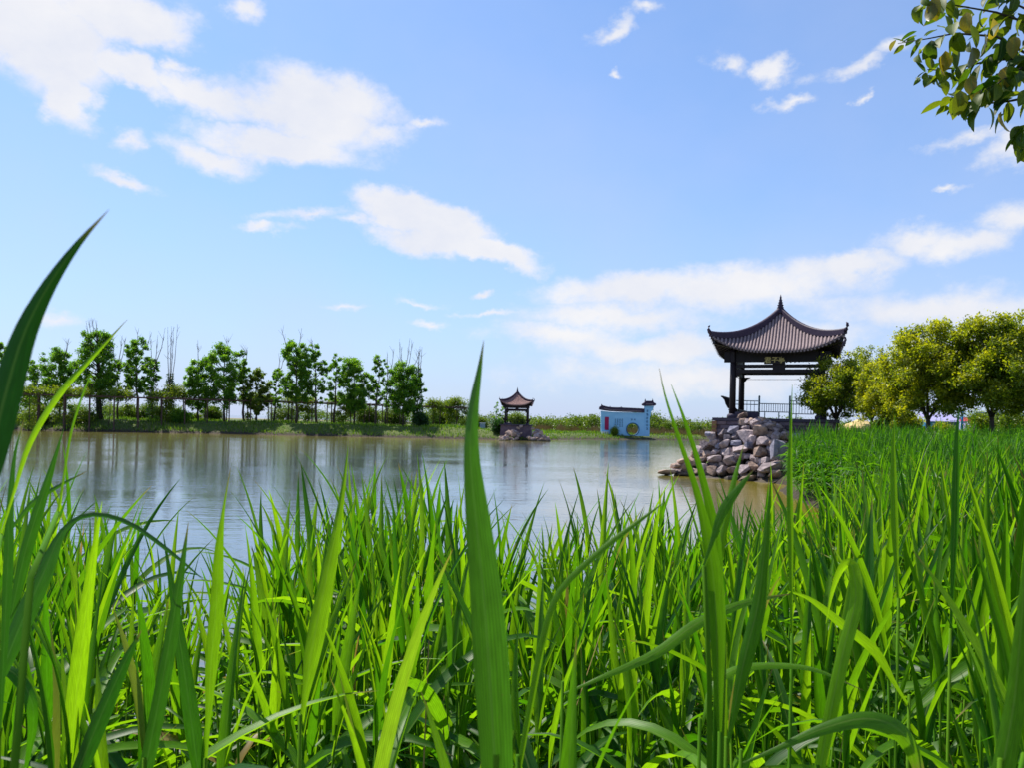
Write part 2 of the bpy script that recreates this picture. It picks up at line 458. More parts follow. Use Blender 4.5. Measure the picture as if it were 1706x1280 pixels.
def link(name, me, mat=None, parent=None, loc=None, rot=None, scale=None):
    o = bpy.data.objects.new(name, me)
    COL.objects.link(o)
    if mat is not None and me is not None and not me.materials:
        me.materials.append(mat)
    if parent is not None:
        o.parent = parent
    if loc is not None:
        o.location = loc
    if rot is not None:
        o.rotation_euler = rot
    if scale is not None:
        o.scale = scale
    return o


def tag(o, label=None, cat=None, group=None, kind=None):
    for k, v in (("label", label), ("category", cat), ("group", group), ("kind", kind)):
        if v:
            o[k] = v
    return o


def thing(name, label, cat, loc=(0, 0, 0), rotz=0.0, group=None):
    o = bpy.data.objects.new(name, None)
    o.empty_display_size = 0.2
    COL.objects.link(o)
    o.location = loc
    o.rotation_euler = (0, 0, rotz)
    return tag(o, label, cat, group)


class MB:
    """Collects shapes and links them as one mesh object."""

    def __init__(self):
        self.v, self.f = [], []

    def add(self, vs, fs):
        b = len(self.v)
        self.v.extend(tuple(x) for x in vs)
        self.f.extend(tuple(i + b for i in f) for f in fs)
        return self

    def box(self, c, s, rz=0.0, taper=1.0):
        hx, hy, hz = s[0] / 2, s[1] / 2, s[2] / 2
        ca, sa = math.cos(rz), math.sin(rz)
        vs = []
        for dz in (-1, 1):
            k = 1.0 if dz < 0 else taper
            for dx, dy in ((-1, -1), (1, -1), (1, 1), (-1, 1)):
                x, y = dx * hx * k, dy * hy * k
                vs.append((c[0] + x * ca - y * sa, c[1] + x * sa + y * ca, c[2] + dz * hz))
        return self.add(vs, [(3, 2, 1, 0), (4, 5, 6, 7), (0, 1, 5, 4), (1, 2, 6, 5), (2, 3, 7, 6), (3, 0, 4, 7)])

    def tube(self, pts, rs, n=6, caps=True):
        pts = [Vector(p) for p in pts]
        if isinstance(rs, (int, float)):
            rs = [rs] * len(pts)
        vs, fs = [], []
        up = Vector((0, 0, 1))
        for i, p in enumerate(pts):
            t = (pts[min(i + 1, len(pts) - 1)] - pts[max(i - 1, 0)])
            if t.length < 1e-9:
                t = Vector((0, 0, 1))
            t.normalize()
            ref = up if abs(t.z) < 0.92 else Vector((1, 0, 0))
            a = t.cross(ref).normalized()
            b = t.cross(a)
            for k in range(n):
                th = 2 * math.pi * k / n
                vs.append(p + a * (math.cos(th) * rs[i]) + b * (math.sin(th) * rs[i]))
        for i in range(len(pts) - 1):
            for k in range(n):
                k2 = (k + 1) % n
                fs.append((i * n + k, i * n + k2, (i + 1) * n + k2, (i + 1) * n + k))
        if caps:
            fs.append(tuple(range(n - 1, -1, -1)))
            fs.append(tuple(range((len(pts) - 1) * n, len(pts) * n)))
        return self.add(vs, fs)

    def beam(self, a, b, w, h):
        """Square timber from a to b, w wide and h tall."""
        a, b = Vector(a), Vector(b)
        t = (b - a).normalized()
        s = t.cross(Vector((0, 0, 1)))
        s = s.normalized() if s.length > 1e-6 else Vector((1, 0, 0))
        u = s.cross(t)
        vs = []
        for p in (a, b):
            for i, j in ((-1, -1), (1, -1), (1, 1), (-1, 1)):
                vs.append(p + s * (i * w / 2) + u * (j * h / 2))
        return self.add(vs, [(3, 2, 1, 0), (4, 5, 6, 7), (0, 1, 5, 4), (1, 2, 6, 5), (2, 3, 7, 6), (3, 0, 4, 7)])

    def lathe(self, prof, n=16, c=(0, 0, 0)):
        vs, fs = [], []
        for r, z in prof:
            for k in range(n):
                th = 2 * math.pi * k / n
                vs.append((c[0] + r * math.cos(th), c[1] + r * math.sin(th), c[2] + z))
        for i in range(len(prof) - 1):
            for k in range(n):
                k2 = (k + 1) % n
                fs.append((i * n + k, i * n + k2, (i + 1) * n + k2, (i + 1) * n + k))
        fs.append(tuple(range(n - 1, -1, -1)))
        fs.append(tuple(range((len(prof) - 1) * n, len(prof) * n)))
        return self.add(vs, fs)

    def prism(self, poly, y0, y1):
        """Polygon in the xz plane given depth from y0 to y1."""
        n = len(poly)
        tri = geometry.tessellate_polygon([[Vector((p[0], p[1], 0)) for p in poly]])
        vs = [(p[0], y0, p[1]) for p in poly] + [(p[0], y1, p[1]) for p in poly]
        fs = [tuple(t) for t in tri] + [tuple(i + n for i in reversed(t)) for t in tri]
        for i in range(n):
            j = (i + 1) % n
            fs.append((i, j, j + n, i + n))
        return self.add(vs, fs)

    def mesh(self, name, smooth=False):
        me = bpy.data.meshes.new(name)
        me.from_pydata(self.v, [], self.f)
        bm = bmesh.new(); bm.from_mesh(me)
        bmesh.ops.recalc_face_normals(bm, faces=bm.faces)
        bm.to_mesh(me); bm.free()
        if smooth:
            me.polygons.foreach_set("use_smooth", np.full(len(me.polygons), True))
        me.update()
        return me

    def build(self, name, mat, parent=None, smooth=False, **kw):
        return link(name, self.mesh(name, smooth), mat, parent, **kw)


def copy_tree(o, parent=None):
    kids = {}
    for x in COL.objects:
        if x.parent:
            kids.setdefault(x.parent.name, []).append(x)

    def rec(s, par):
        c = s.copy()
        COL.objects.link(c)
        c.parent = par
        for ch in kids.get(s.name, []):
            rec(ch, c)
        return c
    return rec(o, parent)


# ------------------------------------------------------------------ the land
POND = [(-160, 30), (-60, 8), (-20, 4.4), (-8, 3.7), (-2, 3.5), (1.5, 3.7), (4.2, 6), (6.6, 10), (8.3, 14.5), (9.3, 19),
        (9.9, 23), (10.1, 27), (10.9, 32), (12.6, 35.2), (11.0, 38.6), (9.0, 41.2), (10.2, 45), (14.5, 60), (20, 80), (26, 100),
        (32, 122), (33, 134), (26, 131), (19, 128), (11, 121), (4.4, 113), (4.2, 106), (-0.8, 105), (-4.5, 107), (-20, 107),
        (-37, 107), (-62, 104), (-90, 102), (-150, 96)]
POLY = np.array(POND, dtype=np.float64)


def pond_dist(x, y):
    """Signed distance to the shoreline, positive on land."""
    x = np.asarray(x, float); y = np.asarray(y, float)
    best = np.full(x.shape, 1e9)
    inside = np.zeros(x.shape, bool)
    n = len(POLY)
    for i in range(n):
        ax, ay = POLY[i]; bx, by = POLY[(i + 1) % n]
        dx, dy = bx - ax, by - ay
        t = np.clip(((x - ax) * dx + (y - ay) * dy) / (dx * dx + dy * dy), 0, 1)
        best = np.minimum(best, np.hypot(x - ax - t * dx, y - ay - t * dy))
        cond = ((ay > y) != (by > y)) & (x < (bx - ax) * (y - ay) / (by - ay + 1e-12) + ax)
        inside ^= cond
    return np.where(inside, -best, best)


ANCH = [(-2, 0, 1.0, 4.5), (6, 4, 1.1, 5), (13, 14, 1.9, 7), (15, 28, 2.2, 6), (16, 44, 2.3, 4), (30, 60, 2.3, 8), (24, 112, 1.0, 8),
        (24, 140, 0.75, 4), (6, 116, 0.8, 4), (-12, 114, 1.5, 5), (-40, 114, 1.6, 5), (-75, 112, 1.6, 5), (-40, 0, 1.2, 5), (60, 40, 2.4, 8)]


def height(x, y):
    x = np.asarray(x, float); y = np.asarray(y, float)
    d = pond_dist(x, y)
    wsum = np.zeros(x.shape); b = np.zeros(x.shape); L = np.zeros(x.shape)
    for ax, ay, hb, lb in ANCH:
        w = 1.0 / (((x - ax) ** 2 + (y - ay) ** 2) + 4.0) ** 1.5
        wsum += w; b += w * hb; L += w * lb
    b /= wsum; L /= wsum
    t = np.clip(d / L, 0, 1)
    up = b * (0.18 * np.clip(d / 0.4, 0, 1) + 0.82 * t * t * (3 - 2 * t))
    und = np.sin(x * 0.31 + 1.3 * np.sin(y * 0.17)) * np.cos(y * 0.27 + x * 0.11) * 0.10
    up += und * np.clip(d / 6, 0, 1)
    h = np.where(d > 0, up, np.maximum(-0.9, d * 0.35))
    far = np.clip((y - 250) / 500, 0, 1)
    return h * (1 - far) - 1.2 * far


def hz(x, y):
    return float(height(np.array([x]), np.array([y]))[0])


def axis(*spans):
    out = []
    for a, b, s in spans:
        out.extend(np.arange(a, b, s))
    return np.array(out)


gx = np.concatenate([axis((-6000, -600, 600), (-600, -160, 40), (-160, -80, 6), (-80, -12, 2.0), (-12, 26, 0.6), (26, 80, 2.0), (80, 160, 6), (160, 600, 40), (600, 6001, 600))])
gy = np.concatenate([axis((-400, -40, 40), (-40, -4, 4), (-4, 50, 0.6), (50, 96, 2.0), (96, 140, 0.8), (140, 200, 4), (200, 600, 25), (600, 9001, 600))])
GX, GY = np.meshgrid(gx, gy)
GZ = height(GX, GY)
nx, ny = len(gx), len(gy)
idx = np.arange(nx * ny).reshape(ny, nx)
GF = np.stack([idx[:-1, :-1], idx[:-1, 1:], idx[1:, 1:], idx[1:, :-1]], -1).reshape(-1, 4)
g = link("ground", np_mesh("ground", np.stack([GX, GY, GZ], -1).reshape(-1, 3), GF), M["ground"])
tag(g, kind="structure")
wx_ = axis((-170, -60, 5), (-60, 45.1, 1.5)); wy_ = axis((1, 45, 1.0), (45, 151, 1.5))
WX, WYY = np.meshgrid(wx_, wy_)
idx = np.arange(WX.size).reshape(WX.shape)
WF = np.stack([idx[:-1, :-1], idx[:-1, 1:], idx[1:, 1:], idx[1:, :-1]], -1).reshape(-1, 4)
me = np_mesh("water", np.stack([WX, WYY, np.zeros_like(WX)], -1).reshape(-1, 3), WF)
at = me.attributes.new("shallow_reflect", "FLOAT", "POINT")
sd = -pond_dist(WX, WYY)
s_far = np.clip(1.05 - (106 - WYY) / (14 + 70 * np.clip((4 - WX) / 26, 0, 1)), 0, 1) * np.clip((9 - WX) / 6, 0, 1)  # olive tint of the tree reflections, painted off the far shore
s_right = np.clip(1.1 - sd / 5.5, 0, 1) * np.clip((WX - 2) / 3, 0, 1) * np.clip((52 - WYY) / 6, 0, 1)
s_rim = np.clip(1.0 - sd / 4.0, 0, 1)
at.data.foreach_set("value", np.maximum(np.maximum(s_far * .75, s_right), s_rim).ravel().astype(np.float32))
w = link("water", me, M["water"]); tag(w, kind="structure")
pm = MB().add([(-9000, 640, -0.6), (9000, 640, -0.6), (9000, 15000, -0.6), (-9000, 15000, -0.6)], [(0, 1, 2, 3)])
w = pm.build("sea", M["sea"]); tag(w, kind="structure")

# ------------------------------------------------------------------ pavilion


def roof_point(side, s, t, R=2.93, eave=3.4, rise=2.4, lift=0.78, flare=0.075):
    w = R * (1 - t)
    k = 1 + flare * abs(s) ** 4 * (1 - t) ** 2
    x, y = s * w * k, -w * (1 + flare * abs(s) ** 4 * (1 - t) ** 2)
    z = eave + rise * (0.40 * t + 0.60 * max(t, 0.0) ** 2.1) + lift * abs(s) ** 3.2 * (1 - t) ** 2
    a = side * math.pi / 2
    return Vector((x * math.cos(a) - y * math.sin(a), x * math.sin(a) + y * math.cos(a), z))


def make_pavilion(name, label, cat, loc, rotz, tile_mat, plaque, group):
    root = thing(name, label, cat, loc, rotz, group)
    R = 2.93
    # roof: deck with underside, tile rows, hips
    deck = MB()
    NS, NTT = 24, 12
    for side in range(4):
        top = [[roof_point(side, -1 + 2 * i / NS, j / NTT) for i in range(NS + 1)] for j in range(NTT + 1)]
        vs = [p for row in top for p in row]
        off = len(vs)
        vs += [p - Vector((0, 0, 0.10)) for row in top for p in row]
        fs = []
        for j in range(NTT):
            for i in range(NS):
                a = j * (NS + 1) + i
                q = (a, a + 1, a + NS + 2, a + NS + 1)
                fs.append(q); fs.append(tuple(x + off for x in reversed(q)))
        for i in range(NS):
            fs.append((i + off, i + 1 + off, i + 1, i))
        deck.add(vs, fs)
    dk = deck.build("roof", M["pan"], root)
    rows = MB()
    caps = MB()
    NR = 37
    for side in range(4):
        for r in range(NR):
            x0 = -R * 0.965 + 2 * R * 0.965 * r / (NR - 1)
            tmax = 1 - abs(x0) / R - 0.045
            if tmax < 0.03:
                tmax = 0.03
            n = max(2, int(8 * tmax) + 1)
            prof = []
            for i in range(n + 1):
                t = -0.015 + (tmax + 0.015) * i / n
                s = max(-1.0, min(1.0, x0 / (R * (1 - t))))
                prof.append(roof_point(side, s, t))
            a = side * math.pi / 2
            ex = Vector((math.cos(a), math.sin(a), 0))
            vs, fs = [], []
            for p in prof:
                for k in range(5):
                    th = math.pi * k / 4
                    vs.append(p + ex * (-0.056 * math.cos(th)) + Vector((0, 0, 0.004 + 0.075 * math.sin(th))))
            for i in range(n):
                for k in range(4):
                    b = i * 5 + k
                    fs.append((b, b + 1, b + 6, b + 5))
            fs.append((4, 3, 2, 1, 0))
            rows.add(vs, fs)
            # drip tile hanging between two rows
            p0 = prof[0] + ex * (R * 0.965 / (NR - 1))
            out = Vector((math.sin(a), -math.cos(a), 0)) * 0.02
            caps.add([p0 - ex * 0.05 + out, p0 + ex * 0.05 + out, p0 + ex * 0.03 + out - Vector((0, 0, .09)), p0 - ex * 0.03 + out - Vector((0, 0, .09)),
                      p0 - ex * 0.05 - out, p0 + ex * 0.05 - out, p0 + ex * 0.03 - out - Vector((0, 0, .09)), p0 - ex * 0.03 - out - Vector((0, 0, .09))],
                     [(0, 1, 2, 3), (7, 6, 5, 4), (0, 4, 5, 1), (2, 6, 7, 3)])
    tr = rows.build("tile_rows", tile_mat, dk, smooth=True); tr["kind"] = "stuff"
    cp = caps.build("drip_tiles", tile_mat, dk); cp["kind"] = "stuff"
    for side in range(4):
        hip = MB()
        pts = [roof_point(side, 1.0, t) for t in np.linspace(-0.005, 0.985, 15)]
        a = side * math.pi / 2 - math.pi / 4
        s = Vector((math.cos(a + math.pi / 2), math.sin(a + math.pi / 2), 0))
        vs, fs = [], []
        for i, p in enumerate(pts):
            hh = 0.24 + 0.10 * math.sin(math.pi * min(1, i / 14.0))
            for dx, dz in ((-.11, -.03), (-.11, hh - .05), (-.06, hh), (.06, hh), (.11, hh - .05), (.11, -.03)):
                vs.append(p + s * dx + Vector((0, 0, dz)))
        for i in range(len(pts) - 1):
            for k in range(6):
                k2 = (k + 1) % 6
                fs.append((i * 6 + k, i * 6 + k2, i * 6 + 6 + k2, i * 6 + 6 + k))
        fs.append((5, 4, 3, 2, 1, 0)); fs.append(tuple(range(14 * 6, 15 * 6)))
        hip.add(vs, fs)
        h = hip.build("hip_ridge", M["ridge"], dk)
        o = (pts[0] - pts[2]).normalized()
        o = Vector((o.x, o.y, 0)).normalized()
        tip = pts[0]
        orn = MB().tube([tip - o * .05 + Vector((0, 0, .12)), tip + o * .05 + Vector((0, 0, .20)), tip + o * .12 + Vector((0, 0, .33)),
                         tip + o * .10 + Vector((0, 0, .46)), tip + o * .03 + Vector((0, 0, .52))], [.11, .10, .075, .055, .02], 7)
        orn.build("ridge_ornament", M["ridge"], h, smooth=True)
    # dense timber under the eaves
    raft = MB()
    for side in range(4):
        a = side * math.pi / 2
        for r in range(25):
            x0 = -2.65 + 5.3 * r / 24
            t0 = 0.02
            s0 = x0 / (R * (1 - t0))
            p0 = roof_point(side, s0, t0) - Vector((0, 0, .15))
            t1 = min(0.33, 1 - abs(x0) / R - 0.02)
            if t1 <= t0 + .02:
                continue
            p1 = roof_point(side, max(-1, min(1, x0 / (R * (1 - t1)))), t1) - Vector((0, 0, .15))
            raft.beam(p0, p1, .07, .09)
    rf = raft.build("rafters", M["wood"], dk); rf["kind"] = "stuff"
    fin = MB().lathe([(0.30, 5.62), (0.22, 5.76), (0.15, 5.84), (0.15, 5.90), (0.19, 5.94), (0.12, 6.0), (0.17, 6.07), (0.09, 6.14), (0.13, 6.20),
                      (0.07, 6.27), (0.09, 6.33), (0.045, 6.41), (0.055, 6.47), (0.03, 6.55), (0.004, 6.66)], 14)
    fin.build("finial", M["ridge"], root, smooth=True)
    # posts
    a = 2.12
    posts = []
    for sx in (-1, 1):
        for sy in (-1, 1):
            c = MB().lathe([(0.165, 0.22), (0.16, 1.5), (0.15, 3.62)], 16, (sx * a, sy * a, 0)).build("column", M["wood"], root, smooth=True)
            MB().lathe([(0.25, 0.0), (0.27, 0.08), (0.26, 0.16), (0.19, 0.22)], 16, (sx * a, sy * a, 0)).build("column_base", M["cap"], c, smooth=True)
    # tie beams: front and sides low, back lifted under the eave
    for i in range(4):
        an = i * math.pi / 2
        for z0, h in (((2.50, .25), (2.90, .14)) if i == 2 else ((2.34, .18), (2.60, .17))):
            b = MB().box((0, -a, z0 + h / 2), (2 * a - .3, .13, h))
            b.build("tie_beam", M["wood"], root, rot=(0, 0, an))
        b = MB().box((0, -a, 3.155 if i != 2 else 3.36), (2 * a + (.9 if i % 2 == 0 else .5), .17, .53 if i != 2 else .12))
        b.build("eave_beam", M["wood"], root, rot=(0, 0, an))
        for sx in (-1, 1):
            k = MB().prism([(sx * (a - .15), 2.36), (sx * (a - .48), 2.36), (sx * (a - .44), 2.32), (sx * (a - .30), 2.26), (sx * (a - .22), 2.14), (sx * (a - .15), 2.10)], -a - .03, -a + .03)
            k.build("corner_bracket", M["wood"], root, rot=(0, 0, an))
        MB().box((0, -a, 2.24), (2 * a - .4, .025, .022)).build("hanging_rail", M["wood"], root, rot=(0, 0, an))
    blk = MB()
    blk.box((0.12, -a, 2.63), (.60, .16, .56)).build("centre_block", M["wood"], root)
    for side in range(4):      # beams that carry the hips
        tip = roof_point(side, 1.0, 0.04) - Vector((0, 0, .27))
        an = side * math.pi / 2
        inn = Vector((a * .8 * math.cos(an) + a * .8 * math.sin(an), a * .8 * math.sin(an) - a * .8 * math.cos(an), 3.62))
        MB().beam(inn, tip, .16, .22).build("hip_beam", M["wood"], root)
    # name board
    if plaque:
        pl = MB().box((-0.08, -a - .16, 2.99), (1.02, .07, .42)).build("name_board", M["wood"], root)
        cu = bpy.data.curves.new("name", "FONT")
        cu.body = "君子亭"
        cu.size = 0.34; cu.extrude = 0.006; cu.align_x = "CENTER"; cu.align_y = "CENTER"; cu.space_character = 0.92
        cu.offset = 0.006
        to = bpy.data.objects.new("name", cu)
        COL.objects.link(to)
        bpy.context.view_layer.update()
        me = bpy.data.meshes.new_from_object(to.evaluated_get(bpy.context.evaluated_depsgraph_get()))
        bpy.data.objects.remove(to)
        me.name = "lettering"; me.materials.clear()
        zs = [v.co.y for v in me.vertices]; mid = (max(zs) + min(zs)) / 2
        link("lettering", me, M["gold"], pl, loc=(-0.08, -a - .203, 2.99 - mid), rot=(math.pi / 2, 0, 0))
    # seat with leaning back along two sides
    for i, an in ((0, -math.pi / 2), (1, math.pi / 2)):
        seat = MB().box((0, -a, .20), (2 * a - .45, .40, .40)).build("bench", M["wood"], root, rot=(0, 0, an))
        MB().box((0, -a + .04, .43), (2 * a - .40, .52, .06)).build("seat", M["wood"], seat)
        prof = [(-a - .12, .46), (-a - .26, .56), (-a - .36, .74), (-a - .43, .95), (-a - .56, 1.10)]
        sm = None
        for q in range(16):
            x = -a + .32 + (2 * a - .64) * q / 15
            if sm is None:
                sm = MB().tube([(0, y, z) for y, z in prof], [.035, .034, .033, .03, .03], 4).mesh("slat")
            link("slat", sm, M["wood"], seat, loc=(x, 0, 0))
        MB().beam((-a + .22, -a - .57, 1.12), (a - .22, -a - .57, 1.12), .09, .07).build("top_rail", M["wood"], seat)
    MB().box((-a + .72, -a + .02, .16), (1.15, .42, .32)).build("low_seat", M["cap"], root)
    return root


YAW = -rad(22)
PVX, PVY, PVZ = (1296 - 853) / FPX * 42.0, 42.0, 3.0
pav = make_pavilion("pavilion", "large dark pavilion with upswept tiled roof and gilt name board above the rock bank", "pavilion",
                    (PVX, PVY, PVZ), YAW, M["tile"], True, "waterside pavilions")
far = make_pavilion("pavilion", "small far pavilion with reddish roof on a rock base across the pond", "pavilion",
                    ((861 - 853) / FPX * 109.0, 109.0, 2.12), -rad(4), M["tile_far"], False, "waterside pavilions")
far.scale = (0.70, 0.70, 0.78)

# podium of the near pavilion
rng = random.Random(7)
pod = thing("podium", "stone podium of the large pavilion, violet grey courses under a dark coping", "podium", (PVX, PVY, 0), YAW)
HS = 2.92
MB().box((0, 0, 1.40), (2 * HS - .12, 2 * HS - .12, 2.9)).build("core", M["block"], pod)
MB().box((0, 0, 2.925), (2 * HS + .16, 2 * HS + .16, .15)).build("coping", M["cap"], pod)
bm_ = []
for k in range(6):
    b = bmesh.new()
    bmesh.ops.create_cube(b, size=1.0)
    bmesh.ops.scale(b, vec=(0.61, 0.14, 0.185), verts=b.verts)
    for v in b.verts:
        v.co += Vector((rng.uniform(-.01, .01), rng.uniform(-.015, .015), rng.uniform(-.01, .01)))
    bmesh.ops.bevel(b, geom=list(b.edges), offset=.018, segments=1, affect="EDGES")
    me = bpy.data.meshes.new("stone_block"); b.to_mesh(me); b.free()
    me.materials.append(M["block"])
    bm_.append(me)
for face in (0, -math.pi / 2):
    for r in range(5):
        for c in range(10):
            xo = -HS + .31 + c * .63 - (0.31 if r % 2 else 0)
            if xo < -HS + .2 or xo > HS - .2:
                continue
            ca, sa = math.cos(face), math.sin(face)
            y = -HS + .03 + rng.uniform(-.015, .015)
            link("stone_block", rng.choice(bm_), None, pod, loc=(xo * ca - y * sa, xo * sa + y * ca, 2.74 - r * .205), rot=(0, 0, face))
for r in range(5):
    ob = MB().box((-HS + .02, -HS + .02, 2.74 - r * .205), (.24, .24, .185)).build("corner_stone", M["block_brown"], pod)
    ob["label"] = "brown corner stone of the podium"

# podium of the far pavilion
fp = thing("podium", "rough dark masonry podium under the small far pavilion", "podium", (far.location.x, 109.0, 0), -rad(4))
MB().box((0, 0, .95), (4.3, 4.3, 2.1), taper=.94).build("core", M["block"], fp)
MB().box((0, 0, 2.05), (4.4, 4.4, .12)).build("coping", M["cap"], fp)
MB().box((0, 1.5, 2.75), (2.8, .06, .06)).build("rail", M["wood"], fp)
MB().box((0, 1.5, 2.45), (2.8, .06, .06)).build("rail", M["wood"], fp)
for k in range(9):
    MB().box((-1.36 + k * .34, 1.5, 2.42), (.05, .05, .62)).build("baluster", M["wood"], fp)

# ------------------------------------------------------------------ rocks
stone_meshes = []
for k in range(14):
    r_ = random.Random(100 + k)
    b = bmesh.new()
    for i in range(20):
        d = Vector((r_.gauss(0, 1), r_.gauss(0, 1), r_.gauss(0, 1))).normalized()
        m_ = max(abs(d.x), abs(d.y), abs(d.z))
        q = d / m_ * 0.5
        q = q * 0.88 + d * 0.5 * 0.12
        q *= r_.uniform(0.9, 1.05)
        b.verts.new(q)
    bmesh.ops.convex_hull(b, input=b.verts)
    for v in [v for v in b.verts if not v.link_faces]:
        b.verts.remove(v)
    me = bpy.data.meshes.new("stone"); b.to_mesh(me); b.free()
    stone_meshes.append(me)
stone_variants = {}


def stone(parent, p, size, rot, mat, k):
    key = (k % len(stone_meshes), mat)
    if key not in stone_variants:
        me = stone_meshes[key[0]].copy()
        me.materials.append(M[mat])
        stone_variants[key] = me
    return link("stone", stone_variants[key], None, parent, loc=p, rot=rot, scale=size)


pile = thing("rock_pile", "tumbled pile of violet grey rocks stepping down to the water below the large pavilion", "rock pile", (12.0, 38.5, 0))
RK = [(788, 265, 90, 55), (795, 322, 95, 70), (890, 320, 85, 65), (940, 385, 135, 90), (700, 390, 120, 85), (816, 432, 130, 95), (620, 420, 100, 85),
      (540, 440, 85, 70), (500, 420, 60, 50), (870, 470, 80, 85), (965, 488, 130, 95), (1070, 437, 80, 70), (1150, 430, 95, 65),
      (1235, 442, 80, 55), (640, 505, 105, 80), (740, 497, 90, 50), (770, 545, 135, 60), (835, 520, 75, 65), (540, 490, 85, 70), (465, 510, 65, 70),
      (655, 580, 75, 85), (945, 580, 135, 85), (760, 600, 115, 75), (680, 640, 125, 85), (490, 585, 90, 55), (560, 570, 75, 40), (390, 590, 70, 60),
      (550, 630, 125, 65), (450, 640, 110, 60), (380, 650, 95, 65), (285, 645, 90, 45), (985, 650, 110, 60), (1000, 700, 230, 95), (795, 715, 120, 80),
      (605, 725, 95, 95), (540, 730, 80, 85), (880, 690, 80, 70), (460, 700, 95, 75), (400, 740, 90, 65), (225, 690, 80, 45), (310, 690, 90, 55),
      (160, 745, 160, 42), (280, 762, 150, 45), (420, 785, 130, 45), (560, 800, 150, 45), (700, 792, 130, 45), (820, 800, 165, 60), (980, 830, 210, 52),
      (1060, 760, 130, 70), (1150, 640, 70, 105), (880, 622, 60, 50), (1085, 838, 90, 44), (720, 450, 60, 50), (590, 520, 60, 50), (920, 640, 60, 50),
      (1120, 700, 90, 80), (700, 720, 90, 70), (340, 720, 70, 50), (1040, 490, 60, 60), (660, 450, 70, 60)]
rr = random.Random(5)
cy_, sy_ = math.cos(YAW), math.sin(YAW)


def rock_depth(px, py):
    wy = on_water(px, max(py, 770))[1] if py > 785 else None
    base = 36.4 + max(0.0, (1290 - px)) / 190 * 4.8
    t = max(0.0, (806 - 0.09 * max(0, 1290 - px) - py) / 116.0)
    return min(base + t * 2.6, 40.2 if px < 1240 else 39.4)


for i, (zx, zy, zw, zh) in enumerate(RK):
    px, py = 1080 + zx / 5.018, 640 + zy / 5.018
    Y = rock_depth(px, py)
    p = P(px, py, Y)
    k = Y / FPX / 5.018
    mat = rr.choice(["rock", "rock", "rock", "rock_blue", "rock_brown"])
    if zx < 560 and zy > 540:
        mat = rr.choice(["rock_brown", "rock", "rock_brown"])
    stone(pile, p - Vector((12.0, 38.5, 0)), (zw * k * .93, max(zw, zh) * k * rr.uniform(.9, 1.3), zh * k * .98),
          (rr.uniform(-.22, .22), rr.uniform(-.2, .2), rr.uniform(-.6, .6)), mat, i)
p = P(1080 + 1085 / 5.018, 640 + 557 / 5.018, 36.9)
so = stone(pile, p - Vector((12.0, 38.5, 0)), (.72, .55, .98), (-.12, .07, .1), "rock_blue", 3)
so["label"] = "tall upright slab at the near right of the pile"
for i in range(240):         # stones deeper in the heap, behind the outer ones
    px = rr.uniform(1130, 1318); top = 697 + max(0, 1235 - px) * .75 + max(0, px - 1275) * .55
    py = rr.uniform(top, 806)
    Y = rock_depth(px, py) + rr.uniform(.12, .8)
    p = P(px, py, Y)
    s = rr.uniform(.28, .62)
    stone(pile, p - Vector((12.0, 38.5, 0)), (s, s * rr.uniform(.8, 1.2), s * rr.uniform(.55, .9)), (rr.uniform(-.3, .3), rr.uniform(-.3, .3), rr.uniform(0, 3)),
          rr.choice(["rock", "rock_brown"]), i)

fpile = thing("rock_pile", "low pile of violet grey rocks round the foot of the small far pavilion", "rock pile", (1.2, 106, 0))
for i in range(95):
    a_ = rr.uniform(-1, 1)
    px = 870 + a_ * 36 + (8 if a_ > 0 else 0)
    prof = 1 - abs(a_) ** 1.5
    if abs(a_) < .35 and rr.random() < .6:
        continue
    py = rr.uniform(736.5 - 27 * max(.25, prof), 736.5) - (1 if px < 850 else 0)
    Y = 104.6 + (736 - py) / 27 * 2.0
    p = P(px, py, Y)
    s = rr.uniform(.4, .85)
    stone(fpile, p - Vector((1.2, 106, 0)), (s, s, s * .75), (rr.uniform(-.3, .3), rr.uniform(-.3, .3), rr.uniform(0, 3)), rr.choice(["rock", "rock_brown", "rock_brown"]), i)

# iron railing behind the pavilion
ra = thing("railing", "thin blue grey iron railing with tall posts behind the large pavilion", "railing", (0, 0, 0))


def railing_run(px0, px1, ytop, ymid, ybot, nb, Y, legs):
    a, b = P(px0, ytop, Y), P(px1, ytop, Y)
    zt = a.z
    zm = P(px0, ymid, Y).z
    zb = P(px0, ybot, Y).z
    if ytop < ymid:
        MB().beam((a.x, Y, zt), (b.x, Y, zt), .04, .05).build("top_rail", M["metal"], ra)
    MB().beam((a.x, Y, zm), (b.x, Y, zm), .04, .05).build("middle_rail", M["metal"], ra)
    MB().beam((a.x, Y, zb), (b.x, Y, zb), .04, .05).build("bottom_rail", M["metal"], ra)
    for i in range(1, nb):
        x = a.x + (b.x - a.x) * i / nb
        MB().box((x, Y, (zt + zb) / 2), (.025, .025, abs(zt - zb) - .05)).build("baluster", M["metal"], ra)
    for f_ in legs:
        x = a.x + (b.x - a.x) * f_
        MB().box((x, Y, (zb + 2.7) / 2 - .02), (.045, .045, zb - 2.7)).build("foot", M["metal"], ra)


railing_run(1226, 1263, 668, 674, 686, 6, 46.6, ())
railing_run(1266, 1315, 673, 673, 686.5, 13, 46.6, (.17, .65))
railing_run(1317, 1356, 668.5, 674, 690, 8, 46.6, (.25,))
for px in (1265, 1316):
    q = P(px, 662, 46.6)
    po = MB().box((q.x, 46.6, (q.z + 2.6) / 2), (.085, .085, q.z - 2.6)).build("post", M["metal"], ra)
    MB().lathe([(.05, 0), (.07, .03), (.03, .09)], 8, (q.x, 46.6, q.z)).build("post_cap", M["metal"], po)

# ------------------------------------------------------------------ screen wall with moon gate
WY = 131.0
S = WY / FPX


def wx(px):
    return (px - 853) * S


def wz(px, py):
    return P(px, py, WY).z


